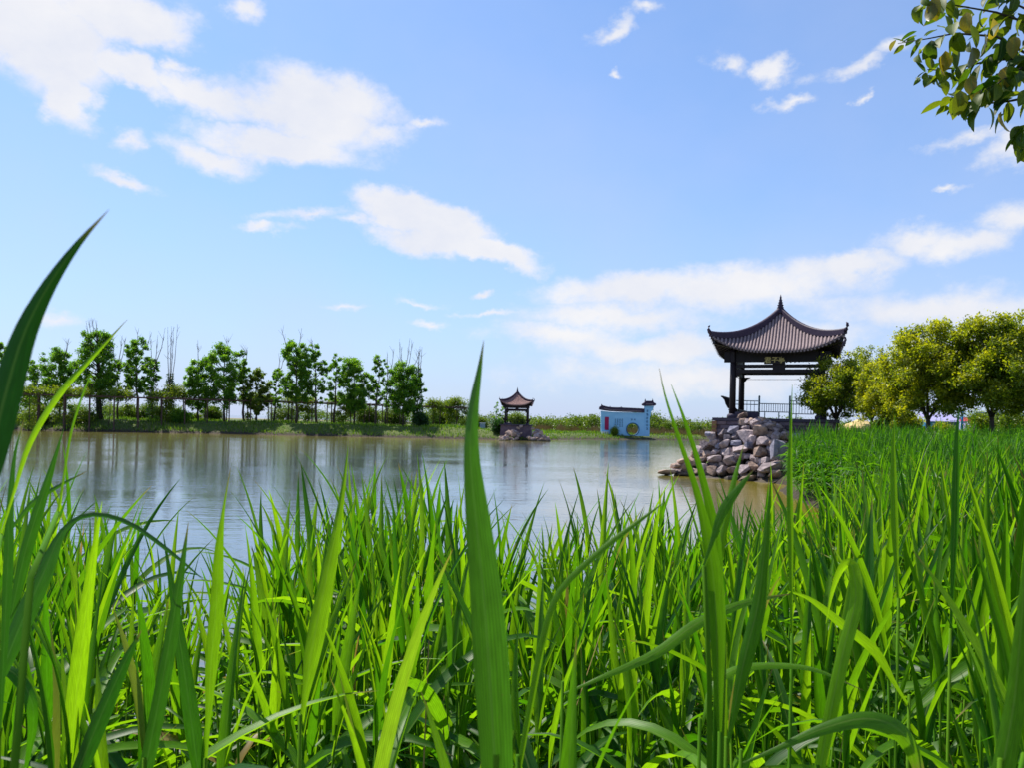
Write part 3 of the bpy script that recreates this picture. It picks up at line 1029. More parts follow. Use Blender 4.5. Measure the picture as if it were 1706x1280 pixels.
wz0 = 0.55
wl_ = thing("screen_wall", "white screen wall tinted shade-blue with round moon gate and dark tiled coping across the pond", "wall", (0, WY, 0))
arc = []
ccx, ccz, cr_ = wx(1054.0), wz(1054, 716.0), 0.98
a_lo = math.asin(max(-1, (wz0 - ccz) / cr_))
for k in range(25):
    th = math.pi - a_lo - (math.pi - 2 * a_lo) * k / 24
    arc.append((ccx + cr_ * math.cos(th), ccz + cr_ * math.sin(th)))
ztop = wz(1040, 687.5)
outer = [(wx(1001.5), wz0), (arc[0][0], wz0)] + arc[1:-1] + [(arc[-1][0], wz0), (wx(1073), wz0), (wx(1073), ztop), (wx(1018), ztop), (wx(1000.5), ztop + .15)]
MB().prism(outer, -.22, .22).build("wall_panel", M["wall_shade_tint"], wl_)
rim = MB()
vs, fs = [], []
for k in range(25):
    th = math.pi - a_lo - (math.pi - 2 * a_lo) * k / 24
    for r0, y in ((cr_ - .01, -.30), (cr_ + .13, -.30), (cr_ + .13, -.20), (cr_ - .01, .25)):
        vs.append((ccx + r0 * math.cos(th), y, ccz + r0 * math.sin(th)))
for k in range(24):
    for j in range(4):
        j2 = (j + 1) % 4
        fs.append((k * 4 + j, k * 4 + j2, k * 4 + 4 + j2, k * 4 + 4 + j))
rim.add(vs, fs).build("gate_rim", M["ink"], wl_, smooth=False)
MB().box((wx(1077.5), 0, (wz0 + wz(1080, 677)) / 2), (wx(1082) - wx(1073), .52, wz(1080, 677) - wz0)).build("tower", M["wall_shade_tint"], wl_)
tw = MB()
zt_ = wz(1080, 677)
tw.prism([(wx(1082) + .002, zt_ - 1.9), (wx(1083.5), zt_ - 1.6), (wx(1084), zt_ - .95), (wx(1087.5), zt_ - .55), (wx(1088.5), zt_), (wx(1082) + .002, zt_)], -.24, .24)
tw.build("corbel", M["wall_shade_tint"], wl_)
# tiled coping over the long wall, lifted at its far end
up_ = [(1210 / 13.12 + 980, 410), (700 / 13.12 + 980, 385), (480 / 13.12 + 980, 380), (380 / 13.12 + 980, 362), (290 / 13.12 + 980, 335)]
lo_ = [(235 / 13.12 + 980, 375), (232 / 13.12 + 980, 430), (300 / 13.12 + 980, 445), (480 / 13.12 + 980, 470), (700 / 13.12 + 980, 480), (1210 / 13.12 + 980, 500)]
poly = [(wx(a), wz(a, 650 + b / 13.12)) for a, b in up_ + lo_]
cpg = MB().prism(poly, -.42, .42).build("coping", M["ridge"], wl_)
st = [(wx(a), wz(a, 650 + b / 13.12)) for a, b in ((1005, 395), (1016.6, 432), (1033, 445), (1067.5, 462), (1067.5, 476), (1033, 459), (1016.6, 448), (1005, 412))]
MB().prism(st, -.47, -.421).build("eave_band", M["tile"], cpg)
for px, py, h in ((1001.8, 676, .32), (1016, 678.5, .22), (1034.5, 679, .2)):
    MB().lathe([(.09, 0), (.11, h * .4), (.05, h * .7), (.02, h)], 8, (wx(px), 0, wz(px, py) - .06)).build("coping_ornament", M["ridge"], cpg)
tr_ = [(1069, 673.5), (1069.5, 676), (1072, 676.8), (1089, 676.8), (1091.5, 675.5), (1091.8, 673), (1088, 671), (1086.5, 668.5), (1074.5, 668.5), (1073, 671)]
tro = MB().prism([(wx(a), wz(a, b)) for a, b in tr_], -.5, .5).build("tower_roof", M["ridge"], wl_)
MB().prism([(wx(a), wz(a, b)) for a, b in ((1075, 673.4), (1086, 673.4), (1086, 674.4), (1075, 674.4))], -.55, -.501).build("eave_band", M["tile"], tro)
for px in (1074.3, 1086.6):
    MB().lathe([(.10, 0), (.12, .1), (.05, .3), (.06, .36), (.01, .42)], 8, (wx(px), 0, wz(px, 668.6) - .05)).build("roof_ornament", M["ridge"], tro)
pz0, pz1 = wz(1010, 717), wz(1010, 695.3)
MB().box((wx(1010.6), -.25, (pz0 + pz1) / 2), (wx(1014) - wx(1007.3), .06, pz1 - pz0)).build("red_panel", M["wall_red"], wl_)
MB().box((wx(1008), -.45, wz0 + .32), (1.15, .42, .64), taper=.9).build("plinth", M["white"], wl_)
rs = random.Random(3)


def glyph(mb, px, py, sz):
    x, z = wx(px), wz(px, py)
    for k in range(3):
        mb.box((x + rs.uniform(-.1, .1) * sz, -.2295, z + (k - 1) * sz * .34), (sz * rs.uniform(.6, 1), .03, sz * .14))
    for k in range(2):
        mb.box((x + (k - .5) * sz * .5, -.2295, z + rs.uniform(-.1, .1) * sz), (sz * .14, .034, sz * rs.uniform(.5, .95)))


gl = MB()
for c in range(4):
    for r in range(4 if c < 2 else 5):
        glyph(gl, 980 + (590 + c * 50) / 13.12, 650 + (650 + r * 38) / 13.12, .24)
for q in (945, 1010):
    glyph(gl, 980 + q / 13.12, 650 + 655 / 13.12, .32)
gl.build("lettering", M["ink"], wl_)
gl = MB()
for r in range(6):
    x, z = wx(980 + 1282 / 13.12), wz(1077.7, 650 + (465 + r * 78) / 13.12)
    s_ = .40
    for k in range(3):
        gl.box((x + rs.uniform(-.04, .04), -.27, z + (k - 1) * s_ * .34), (s_ * rs.uniform(.6, 1), .03, s_ * .15))
    gl.box((x, -.27, z), (s_ * .16, .034, s_))
gl.build("tower_lettering", M["ink"], wl_)

# ------------------------------------------------------------------ foliage generators


def leaf_cloud(centers, sizes, gen, up=0.35, rnd=None, aspect=0.5):
    """One rhombic leaf (two bent halves) per centre, turned at random with a lean to the light."""
    n = len(centers)
    d = gen.normal(size=(n, 3)); d /= np.linalg.norm(d, axis=1, keepdims=True)
    nn = gen.normal(size=(n, 3)) + np.array([0, 0, up * 3]); nn /= np.linalg.norm(nn, axis=1, keepdims=True)
    s = np.cross(d, nn); s /= np.linalg.norm(s, axis=1, keepdims=True) + 1e-9
    nn = np.cross(s, d)
    sz = np.asarray(sizes).reshape(-1, 1) * np.ones((n, 1))
    a = centers - d * sz * .5
    b = centers + s * sz * aspect * .5 + nn * sz * .10
    c = centers + d * sz * .5
    e = centers - s * sz * aspect * .5 + nn * sz * .10
    V = np.stack([a, b, c, e], 1).reshape(-1, 3)
    i = np.arange(n) * 4
    F = np.concatenate([np.stack([i, i + 1, i + 2], 1), np.stack([i, i + 2, i + 3], 1)])
    r = np.repeat(gen.random(n) if rnd is None else rnd, 4)
    return V, F, r


def blob_leaves(gen, clumps, per, size, up=0.35, flat=0.8, shell=False, bias=None):
    """clumps: (x, y, z, radius); returns leaf centres, sizes and colour numbers."""
    cs, rs_ = [], []
    for (x, y, z, r) in clumps:
        n = max(4, int(per * r * r))
        q = gen.normal(size=(n, 3)) * np.array([.5, .5, .5 * flat]) * r
        tone = gen.random()
        cs.append(q + np.array([x, y, z]))
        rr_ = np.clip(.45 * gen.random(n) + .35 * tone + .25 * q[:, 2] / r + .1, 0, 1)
        rs_.append(rr_)
    C = np.concatenate(cs); Rn = np.concatenate(rs_)
    return C, Rn


def grow(gen, base, H, bole, hw, limbs, lean=0.03, r0=None, vase=0.0, clump_r=0.28, profile=None, sub_n=3, gap=0.1, inner=0.25):
    """Trunk and limbs, and the clumps of leaves they carry."""
    mb = MB()
    base = Vector(base)
    r0 = r0 or H * 0.014
    pts, n = [], 7
    dx, dy = gen.normal() * lean, gen.normal() * lean
    wob = gen.normal(size=(n + 1, 2)) * H * 0.006
    top = H * 0.92
    for i in range(n + 1):
        f = i / n
        pts.append(base + Vector((dx * H * f + wob[i, 0], dy * H * f + wob[i, 1], top * f - (0.15 if i == 0 else 0))))
    if not vase:
        mb.tube(pts, [r0 * (1.25 - 1.1 * i / n) for i in range(n + 1)], 7)
    else:
        fork = base + Vector((0, 0, bole))
        mb.tube([base - Vector((0, 0, .15)), base + Vector((.02, 0, bole * .5)), fork + Vector((0, 0, .06))], [r0 * 1.25, r0, r0 * .95], 8)
    clumps = []
    mains = []
    if profile is None:
        profile = lambda f: math.sin(math.pi * min(1, max(0, .12 + f * .82))) ** .7
    for k in range(limbs):
        f = (k + gen.random() * .9) / limbs
        az_ = k * 2.4 + gen.normal() * .5
        wk = hw * profile(f) * gen.uniform(.65, 1.08)
        zt = bole + (H - bole) * (f * .92 + .08)
        end = base + Vector((dx * zt + math.cos(az_) * wk, dy * zt + math.sin(az_) * wk, zt))
        if vase:
            km = k % 6
            if k < 6:
                a6 = km * 1.047 + gen.normal() * .15
                wk6 = hw * gen.uniform(.30, .5)
                tip6 = base + Vector((math.cos(a6) * wk6, math.sin(a6) * wk6, bole + (H - bole) * gen.uniform(.45, .6)))
                m6 = fork.lerp(tip6, .5) + Vector((math.cos(a6), math.sin(a6), -.3)) * wk6 * .12
                mains.append((fork, m6, tip6))
                mb.tube([fork - Vector((0, 0, .05)), m6, tip6], [r0 * .62, r0 * .45, r0 * .2], 6)
            near_ = min(mains, key=lambda q_: (q_[2] - end).length)
            st_ = near_[1].lerp(near_[2], gen.random())
            mid = st_.lerp(end, .5) + Vector((math.cos(az_) * wk * .12, math.sin(az_) * wk * .12, -(end.z - st_.z) * .02))
            mb.tube([st_, mid, end], [r0 * .26, r0 * .17, r0 * .05], 5)
        else:
            zs = max(bole * .8, zt - wk * gen.uniform(.5, 1.0))
            fs_ = min(.98, zs / top)
            i0 = min(n - 1, int(fs_ * n))
            st_ = pts[i0].lerp(pts[i0 + 1], fs_ * n - i0)
            mid = st_.lerp(end, .55) + Vector((0, 0, wk * .08))
            mb.tube([st_, mid, end], [r0 * .34, r0 * .2, r0 * .05], 5)
        if gen.random() > gap:
            cr2 = hw * clump_r * gen.uniform(.8, 1.35)
            clumps.append((*end, cr2))
        for q in range(sub_n):
            g_ = gen.uniform(.35, 1.0)
            p_ = st_.lerp(end, g_) + Vector(gen.normal(size=3)) * hw * .16
            if gen.random() > gap:
                clumps.append((*p_, hw * clump_r * gen.uniform(.6, 1.1)))
    return mb, clumps, pts


TREE_SEED = [50]


def tree(name, label, cat, px, Y, top, bot, hw_px, mat, group, base_z=None, per=600, leaf=.3, limbs=16, bare=0, bare_top=None, ivy=None,
         vase=0.0, bole=None, clump_r=.30, sub_n=3, up=.35, r0=None, gap=.12, profile=None, bias=0.0):
    TREE_SEED[0] += 1
    gen = np.random.default_rng(TREE_SEED[0])
    x = P(px, 700, Y).x
    z0 = hz(x, Y) if base_z is None else base_z
    zt = P(px, top, Y).z
    zb = P(px, bot, Y).z
    H = zt - z0
    hw = hw_px * Y / FPX
    root = thing(name, label, cat, (x, Y, z0), 0, group)
    mb, cl, pts = grow(gen, (0, 0, 0), H, (max(.3, zb - z0) if bole is None else bole), hw, limbs, vase=vase, clump_r=clump_r, sub_n=sub_n, r0=r0, gap=gap, profile=profile)
    if vase:
        cl = [c for c in cl if c[2] - c[3] * .5 > (zb - z0) * .98] or cl
    mb.build("trunk", M["bark"], root, smooth=True)
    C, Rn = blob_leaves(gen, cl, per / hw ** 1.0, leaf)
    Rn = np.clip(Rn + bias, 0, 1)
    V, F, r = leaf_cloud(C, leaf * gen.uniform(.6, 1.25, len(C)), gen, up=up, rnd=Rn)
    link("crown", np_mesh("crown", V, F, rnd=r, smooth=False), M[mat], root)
    if bare:
        tb = MB()
        zt2 = P(px, bare_top - 5, Y).z - z0
        for k in range(max(2, int(bare * .7))):
            a = gen.uniform(0, 6.28); sp_ = gen.uniform(.15, .7) * hw + .2
            st_ = pts[5].lerp(pts[7], gen.random())
            e = Vector((pts[7].x + math.cos(a) * sp_ * 1.3, pts[7].y + math.sin(a) * sp_, H + (zt2 - H) * gen.uniform(.55, 1.0)))
            m_ = st_.lerp(e, .5) + Vector((math.cos(a), math.sin(a), 0)) * sp_ * .25
            tb.tube([st_, m_, e], [.065, .045, .016], 4)
            for q in range(3):
                s2 = m_.lerp(e, gen.random() * .8)
                e2 = s2 + Vector((gen.normal() * .35, gen.normal() * .35, gen.uniform(.6, 1.4)))
                tb.tube([s2, e2], [.03, .010], 3)
        tb.build("bare_twigs", M["twig"], root)
    if ivy:
        z_top = P(px, ivy, Y).z - z0
        n = int(900 * z_top / 6)
        h_ = gen.random(n) * z_top
        th = gen.uniform(0, 6.28, n)
        rad_ = (.35 + .45 * gen.random(n)) * (1.15 - .5 * h_ / z_top)
        C = np.stack([np.cos(th) * rad_, np.sin(th) * rad_, h_], 1)
        V, F, r = leaf_cloud(C, .28 * gen.uniform(.6, 1.3, n), gen)
        link("ivy", np_mesh("ivy", V, F, rnd=r, smooth=False), M["ivy"], root)
    return root


def shrub(name, label, cat, px, Y, top, hw_px, mat, group=None, base=None, per=420, leaf=.26, seed=1, dz=0.0, flat=1.0, nb=9, hang=0.0, part="foliage"):
    gen = np.random.default_rng(seed + 900)
    x = P(px, 700, Y).x
    z0 = (hz(x, Y) if base is None else base) + dz
    H = P(px, top, Y).z - z0
    hw = hw_px * Y / FPX
    root = thing(name, label, cat, (x, Y, z0), 0, group)
    mb = MB()
    cl = []
    for k in range(nb):
        a = k * 2.4; rr_ = hw * math.sqrt((k + .5) / nb) * .85
        z = H * (1 - .45 * (rr_ / hw) ** 2) * gen.uniform(.55, .88)
        e = (math.cos(a) * rr_, math.sin(a) * rr_ * .8, z)
        mb.tube([(0, 0, -.1), (e[0] * .5, e[1] * .5, z * .6), e], [.04, .03, .01], 4)
        cl.append((*e, max(H, hw) * gen.uniform(.30, .42)))
        if z > H * .35:
            cl.append((e[0], e[1], z * .45, max(H, hw) * .32))
    mb.build("stems", M["bark"], root)
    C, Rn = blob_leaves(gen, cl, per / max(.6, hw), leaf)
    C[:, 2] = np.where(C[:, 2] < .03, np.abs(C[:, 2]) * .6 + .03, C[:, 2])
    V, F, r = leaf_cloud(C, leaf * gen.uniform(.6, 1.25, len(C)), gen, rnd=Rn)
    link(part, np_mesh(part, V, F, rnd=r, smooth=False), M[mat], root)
    return root


# ------------------------------------------------------------------ far bank: pergola, vines, poplars
pg = thing("pergola", "long low timber pergola on thin posts running behind the trees on the far bank", "pergola", (-35, 115, 0))
A_, B_ = Vector((P(20, 700, 101).x, 101, 0)), Vector((P(783, 700, 130).x, 130, 0))
run = (B_ - A_); L_ = run.length; t_ = run.normalized(); n_ = Vector((-t_.y, t_.x, 0))
off_ = Vector((-35, 115, 0))
NP_ = 23
post_m = None
rows_z = []
for i in range(NP_):
    c = A_ + t_ * (L_ * i / (NP_ - 1))
    z0 = hz(c.x, c.y)
    zt = P(20 + 763 * i / (NP_ - 1), 656.5 + 24.5 * i / (NP_ - 1), c.y).z
    rows_z.append((c, zt))
    for s in (-1, 1):
        q = c + n_ * (s * 1.3) - off_
        MB().box((q.x, q.y, (z0 + zt) / 2 - .2), (.13, .13, zt - z0 + .2)).build("post", M["pergola"], pg)
for s in (-1, 1):
    for i in range(NP_ - 1):
        (c0, a0), (c1, a1) = rows_z[i], rows_z[i + 1]
        p0 = c0 + n_ * (s * 1.3) - off_; p1 = c1 + n_ * (s * 1.3) - off_
        MB().beam((p0.x, p0.y, a0 - .02), (p1.x, p1.y, a1 - .02), .10, .16).build("beam", M["pergola"], pg)
        for f in (0, .25, .5, .75):
            c = c0.lerp(c1, f) - off_; zz = a0 + (a1 - a0) * f + .16
            if s > 0:
                p0, p1 = c - n_ * 1.9, c + n_ * 1.9
                MB().beam((p0.x, p0.y, zz), (p1.x, p1.y, zz), .07, .10).build("rafter", M["pergola"], pg)


def vine(label, px, Y, top, hw_px, seed, drop=0.0):
    gen = np.random.default_rng(seed)
    x = P(px, 700, Y).x; z0 = hz(x, Y)
    zp = P(px, 656.5 + 24.5 * (px - 20) / 763, Y).z
    zt = P(px, top, Y).z
    hw = hw_px * Y / FPX
    root = thing("climbing_vine", label, "vine", (x, Y, z0), 0, "vines on the pergola")
    cl = []
    for k in range(int(8 + hw * 3)):
        u = gen.uniform(-1, 1)
        z = zp - z0 + (zt - zp) * (1 - u * u) * gen.uniform(.2, .8) + .1
        cl.append((u * hw, gen.uniform(-1.4, 1.4), z, gen.uniform(.55, 1.0)))
    if drop:
        for k in range(int(10 * drop)):
            u = gen.uniform(-.8, .8)
            cl.append((u * hw, gen.uniform(-1.7, .6), (zp - z0) * gen.uniform(.15, .95), gen.uniform(.5, .9)))
    C, Rn = blob_leaves(gen, cl, 330, .28)
    V, F, r = leaf_cloud(C, .3 * gen.uniform(.6, 1.2, len(C)), gen, rnd=Rn)
    link("foliage", np_mesh("foliage", V, F, rnd=r, smooth=False), M["vine"], root)
    MB().tube([(-.1, -1.3, -.1), (.1, -1.35, 1.2), (0, -1.2, zp - z0)], [.06, .05, .04], 5).build("stem", M["bark"], root)


vine("vine mound at the left end of the pergola beside the blade", 58, 102.5, 648, 20, 11, .8)
vine("yellow green vine mound on the pergola left of the ivy clad trunk", 118, 105, 647, 34, 12, .8)
vine("flat vine growth on the pergola right of the ivy clad trunk", 190, 107.5, 655, 30, 13, .2)
vine("biggest yellow green vine mound hanging over the pergola beside the bare tree", 283, 111, 640, 28, 14, 1.6)
vine("thin vine on the pergola before the yellowish tree", 430, 117, 664, 32, 15, .3)
vine("vine curtain on the pergola under the tallest green tree", 500, 119, 660, 22, 16, 1.2)
vine("vine mound on the pergola under the twin round tree", 575, 122, 662, 24, 17, 1.4)
vine("thin vine on the pergola right of the last bare tree", 722, 127, 670, 16, 18, .5)
vine("vine mound draped over the right end of the pergola", 762, 129, 664, 20, 19, 1.6)

PG = "poplars on the far bank"
tl = [
    ("poplar half hidden behind the big blade at the far left", 8, 111, 566, 640, 20, dict()),
    ("low pale poplar between the blade and the round poplar", 58, 113, 600, 665, 24, dict(per=420)),
    ("round poplar with a few bare twigs left of the ivy clad trunk", 100, 112, 580, 655, 27, dict(bare=3, bare_top=560)),
    ("broad poplar with a thick trunk wrapped in dark ivy", 165, 110, 548, 640, 30, dict(bare=6, bare_top=534, ivy=575, r0=.34)),
    ("thin poplar with bare forked tip right of the ivy clad trunk", 196, 112, 590, 660, 13, dict(bare=5, bare_top=546, per=260)),
    ("slim poplar with a dense dark green head right of the thin one", 228, 111, 560, 640, 21, dict(bare=3, bare_top=545)),
    ("leaning poplar with dark ivy sleeve and bare fork", 253, 113, 590, 655, 13, dict(bare=5, bare_top=542, ivy=598)),
    ("almost leafless poplar with long bare twigs above the vine mound", 282, 112, 640, 670, 9, dict(bare=9, bare_top=542, per=180, ivy=622)),
    ("open poplar with layered crown right of the leafless one", 330, 113, 592, 665, 25, dict(bare=3, bare_top=562)),
    ("wide airy poplar standing where the pergola is open", 374, 113, 572, 660, 29, dict(bare=2, bare_top=565)),
    ("narrow poplar at the right of the airy poplar", 406, 114, 574, 660, 12, dict(bare=2, bare_top=588)),
    ("yellowish rounded poplar low in the row", 428, 114, 609, 672, 21, dict(mat="bush")),
    ("slim poplar between the yellowish one and the tallest green one", 456, 115, 608, 665, 12, dict(bare=2, bare_top=592)),
    ("tallest full green poplar in the middle of the row", 494, 113, 564, 650, 26, dict(per=800, bare=3, bare_top=548)),
    ("upright poplar just right of the tallest one", 527, 114, 570, 655, 16, dict(bare=3, bare_top=568)),
    ("thin wavy poplar with sparse crown", 557, 115, 584, 660, 15, dict(per=420)),
    ("round full poplar with vine below, right half of the row", 590, 114, 594, 668, 26, dict(per=800)),
    ("slim poplar with tufted head right of the round full one", 624, 115, 587, 655, 15, dict()),
    ("thin bare tipped poplar between tufted and broad poplars", 642, 116, 608, 668, 10, dict(bare=3, bare_top=574, per=300)),
    ("broad dense poplar with a spray of bare twigs near the row's end", 671, 115, 603, 670, 26, dict(bare=8, bare_top=566, per=800)),
    ("last poplar of the row, ivy sleeve with bare forked top", 695, 116, 615, 680, 12, dict(bare=5, bare_top=570, ivy=612)),
]
for lab, px, Y, top, bot, hw, kw in tl:
    mat = kw.pop("mat", "poplar")
    per = kw.pop("per", 620)
    tree("poplar_tree", lab, "tree", px, Y, top + 6, bot + 18, hw * 1.18, mat, PG, per=per * 2.3, leaf=.31, limbs=max(12, int(hw * 1.2)), clump_r=.175, sub_n=4, gap=.14, **kw)

bl = [
    ("green bush on the bank beside the big left blade", 62, 106, 676, 14, "bush"), ("low green bush in front of the ivy clad trunk", 140, 108, 684, 18, "bush"),
    ("round dark bush on the bank below the biggest vine mound", 300, 110, 684, 13, "poplar"), ("yellow green bush behind the thin poplars", 215, 118, 676, 22, "bush"),
    ("pale bush seen through the open pergola", 352, 124, 676, 14, "bush"), ("pale green bush behind the tallest poplar", 470, 128, 676, 26, "bush"),
    ("bush under the pergola near the round full poplar", 610, 126, 676, 20, "bush"), ("green bush filling the pergola before the row's end", 655, 128, 678, 22, "bush"),
    ("dark bush at the foot of the last poplar", 700, 115, 690, 11, "ivy"), ("light green bush behind the pergola's right end", 735, 138, 672, 22, "bush"),
    ("small dark bush beside the far rocks", 832, 109, 700, 10, "ivy"), ("round yellow green bush framed by the far pavilion", 860, 135, 688, 12, "bush"),
    ("low bush at the left foot of the screen wall", 1024, 129.5, 712, 2.6, "vine"), ("low pale bush between the pergola and the far pavilion", 795, 132, 692, 16, "bush"),
    ("bush behind the leaning poplar under the pergola", 250, 120, 672, 18, "bush"), ("low bush among posts left of the airy poplar", 320, 117, 688, 14, "bush"),
]
for i, (lab, px, Y, top, hw, mat) in enumerate(bl):
    shrub("bush", lab, "bush", px, Y, top, hw, mat, "bushes on the far bank", seed=i, per=700, leaf=.26 if hw > 5 else .14)
for px, lab, top in ((828, "narrow upright young tree left of the far pavilion", 671), (838, "second narrow young tree, close to the far pavilion's post", 677)):
    tree("young_tree", lab, "tree", px, 112, top, 700, 6, "poplar", "young trees by the far pavilion", per=240, leaf=.22, limbs=12, bole=.4)

cab = thing("utility_cabinet", "tiny grey blue cabinet on the bank left of the far pavilion", "cabinet", (P(804, 705, 116).x, 116, hz(P(804, 705, 116).x, 116)))
MB().box((0, 0, .45), (.75, .5, .9)).build("body", M["cabinet"], cab)
MB().box((0, 0, .95), (.9, .62, .1)).build("lid", M["white"], cab)
fe = thing("low_fence", "short run of thin dark rails beside the grey blue cabinet", "fence", (P(818, 705, 116).x, 116, hz(P(818, 705, 116).x, 116)))
for k in range(7):
    MB().box((-.9 + k * .3, 0, .3), (.05, .05, .75)).build("post", M["wood"], fe)
MB().box((0, -.05, .55), (2.0, .04, .06)).build("rail", M["wood"], fe)

# scrub behind the wall: an unbroken belt of willow and dry reed
gen = np.random.default_rng(77)
cl, cl2 = [], []
for k in range(330):
    px = gen.uniform(880, 1330)
    Y = gen.uniform(140, 165)
    x = P(px, 700, Y).x
    z0 = hz(x, Y)
    tz = P(px, 697 + 4 * math.sin(px * .05) + 3 * math.sin(px * .021 + 1) + (6 if px > 1085 else 0) * .4, Y).z
    cl.append((x, Y, z0 + (tz - z0) * gen.uniform(.35, .85), gen.uniform(.9, 1.5)))
    cl2.append((x, Y - gen.uniform(2, 6), z0 + gen.uniform(.2, .9), gen.uniform(.6, 1.0)))
for k in range(420):
    px = gen.uniform(1330, 2000) if k % 2 else gen.uniform(-350, 880)
    Y = gen.uniform(170, 235)
    x = P(px, 700, Y).x
    if 300 < px < 500:
        continue
    z0 = hz(x, Y)
    cl.append((x, Y, z0 + gen.uniform(.6, 2.3), gen.uniform(1.2, 2.0)))
C, Rn = blob_leaves(gen, cl, 95, .3)
V, F, r = leaf_cloud(C, .42 * gen.uniform(.6, 1.25, len(C)), gen, rnd=Rn)
o = link("scrub", np_mesh("scrub", V, F, rnd=r, smooth=False), M["bush"]); tag(o, "belt of yellow green willow scrub along the horizon", kind="stuff")
C, Rn = blob_leaves(gen, cl2, 80, .3)
n = len(C)
hgt = gen.uniform(.5, 1.1, n)
lean_ = gen.normal(size=(n, 2)) * .12
C[:, 2] = np.maximum(C[:, 2] - .6, height(C[:, 0], C[:, 1]) - .1)
V = np.stack([C + np.array([-.05, 0, 0]), C + np.array([.05, 0, 0]), C + np.stack([lean_[:, 0], lean_[:, 1], hgt], 1)], 1).reshape(-1, 3)
F = np.arange(3 * n).reshape(-1, 3)
o = link("dry_reeds", np_mesh("dry_reeds", V, F, smooth=False), M["dry_reed"]); tag(o, "dry straw coloured reeds in front of the willow scrub", kind="stuff")

# ------------------------------------------------------------------ near trees on the right bank
RG = "round trees beside the large pavilion"
vp = lambda f: (math.sin(math.pi * min(1, .26 + .66 * f))) ** .75
for lab, px, Y, top, bot, hw, kw in [
    ("smallest round tree, half hiding the large pavilion's right posts", 1393, 38.5, 600, 700, 56, dict(limbs=44, per=2300)),
    ("taller green tree peeping out behind the smallest round tree", 1452, 45, 580, 700, 44, dict(limbs=36, per=2000)),
    ("low tree with drooping yellow leaves between smallest and forked trees", 1478, 35, 606, 702, 48, dict(limbs=40, per=2100, bias=.22)),
    ("yellow green domed tree with one thick forked trunk", 1546, 31.5, 544, 696, 70, dict(limbs=58, per=2700, bias=.16)),
    ("largest dark centred tree with several stems at the right edge", 1652, 30, 534, 692, 78, dict(limbs=62, per=3000, bias=.06)),
    ("tree cut off by the right edge of the view", 1738, 31, 540, 692, 50, dict(limbs=40, per=2000, bias=.05)),
]:
    tree("round_tree", lab, "tree", px, Y, top, bot, hw, "privet", RG, leaf=.135, vase=1.0, bole=.85, clump_r=.185, sub_n=4, gap=.08, r0=.085, profile=vp, up=.45, **kw)
for i, (lab, px, Y, top, hw, mat) in enumerate([
    ("low yellow bush under the trees right of the red awning", 1640, 40, 684, 26, "vine"), ("dark bush behind the forked trunk", 1500, 42, 698, 24, "privet"),
    ("yellow bush at the right edge below the largest round tree", 1690, 38, 686, 24, "vine"), ("yellow green bush left of the forked trunk", 1518, 36, 694, 16, "privet"),
    ("low dark bush by the podium's right end", 1378, 39, 702, 14, "privet"), ("dark low bush in front of the blue shed", 1572, 44, 704, 18, "privet"),
    ("low yellow bush beside the sand heap", 1470, 44, 698, 16, "vine")]):
    shrub("bush", lab, "bush", px, Y, top, hw, mat, "bushes under the round trees", seed=71 + i, leaf=.13, per=1000)

# shed, awning, sand heap behind the trees
sy0 = 78.0
sx0, sx1 = P(1550, 700, sy0).x, P(1598, 700, sy0).x
zb = hz((sx0 + sx1) / 2, sy0)
shed = thing("shed", "low blue sheet metal shed with lilac roof seen under the trees", "shed", ((sx0 + sx1) / 2, sy0, zb))
ze = P(1575, 704, sy0).z - zb; zr = P(1575, 691, sy0 + 2).z - zb; wd = sx1 - sx0
MB().box((0, 1.6, ze / 2), (wd, 3.2, ze)).build("wall", M["shed_blue"], shed)
MB().add([(-wd / 2 - .2, -.3, ze), (wd / 2 + .2, -.3, ze), (wd / 2 + .2, 2.2, zr), (-wd / 2 - .2, 2.2, zr), (-wd / 2 - .2, -.3, ze + .07), (wd / 2 + .2, -.3, ze + .07),
          (wd / 2 + .2, 2.2, zr + .07), (-wd / 2 - .2, 2.2, zr + .07)], [(0, 1, 2, 3), (7, 6, 5, 4), (0, 4, 5, 1), (1, 5, 6, 2), (2, 6, 7, 3), (3, 7, 4, 0)]).build("roof", M["shed_roof"], shed)
MB().box((wd * .3, -.04, .75), (.8, .06, 1.5)).build("door", M["metal"], shed)
q = P(1603, 700, 62)
pole = MB().lathe([(.10, 0), (.09, 1.2), (.08, P(1603, 684, 62).z - hz(q.x, 62))], 10).build("post", M["shed_blue"], None, smooth=True, loc=(q.x, 62, hz(q.x, 62)))
tag(pole, "bright blue post standing between the shed and the red awning", "post")
q = P(1614, 700, 66)
aw = thing("awning", "small red awning on pale legs right of the blue post", "awning", (q.x, 66, hz(q.x, 66)))
hz_ = P(1614, 697, 66).z - hz(q.x, 66)
MB().prism([(-.45, hz_ - .28), (.5, hz_ - .28), (.36, hz_), (-.3, hz_)], -.6, .6).build("canopy", M["red"], aw)
for sx in (-1, 1):
    for sy in (-1, 1):
        MB().beam((sx * .4, sy * .5, 0), (sx * .38, sy * .5, hz_ - .28), .05, .05).build("leg", M["white"], aw)
q = P(1672, 690, 84)
bd = thing("building", "grey blue roofed lilac walled low building glimpsed through the right hand stems", "building", (q.x, 84, hz(q.x, 84)))
zt = P(1672, 690, 84).z - hz(q.x, 84)
MB().box((0, 2, zt * .42), (6.0, 4, zt * .84)).build("wall", M["shed_roof"], bd)
MB().prism([(-3.3, zt * .84), (3.3, zt * .84), (3.1, zt * 1.05), (-3.1, zt * 1.05)], -.4, 4.4).build("roof", M["cabinet"], bd)
for k in range(3):
    wn = MB().box((-2 + 2 * k, -.03, zt * .5), (.9, .08, .7)).build("window", M["white"], bd)
    MB().box((-2 + 2 * k, -.06, zt * .5), (.76, .06, .56)).build("pane", M["metal"], wn)
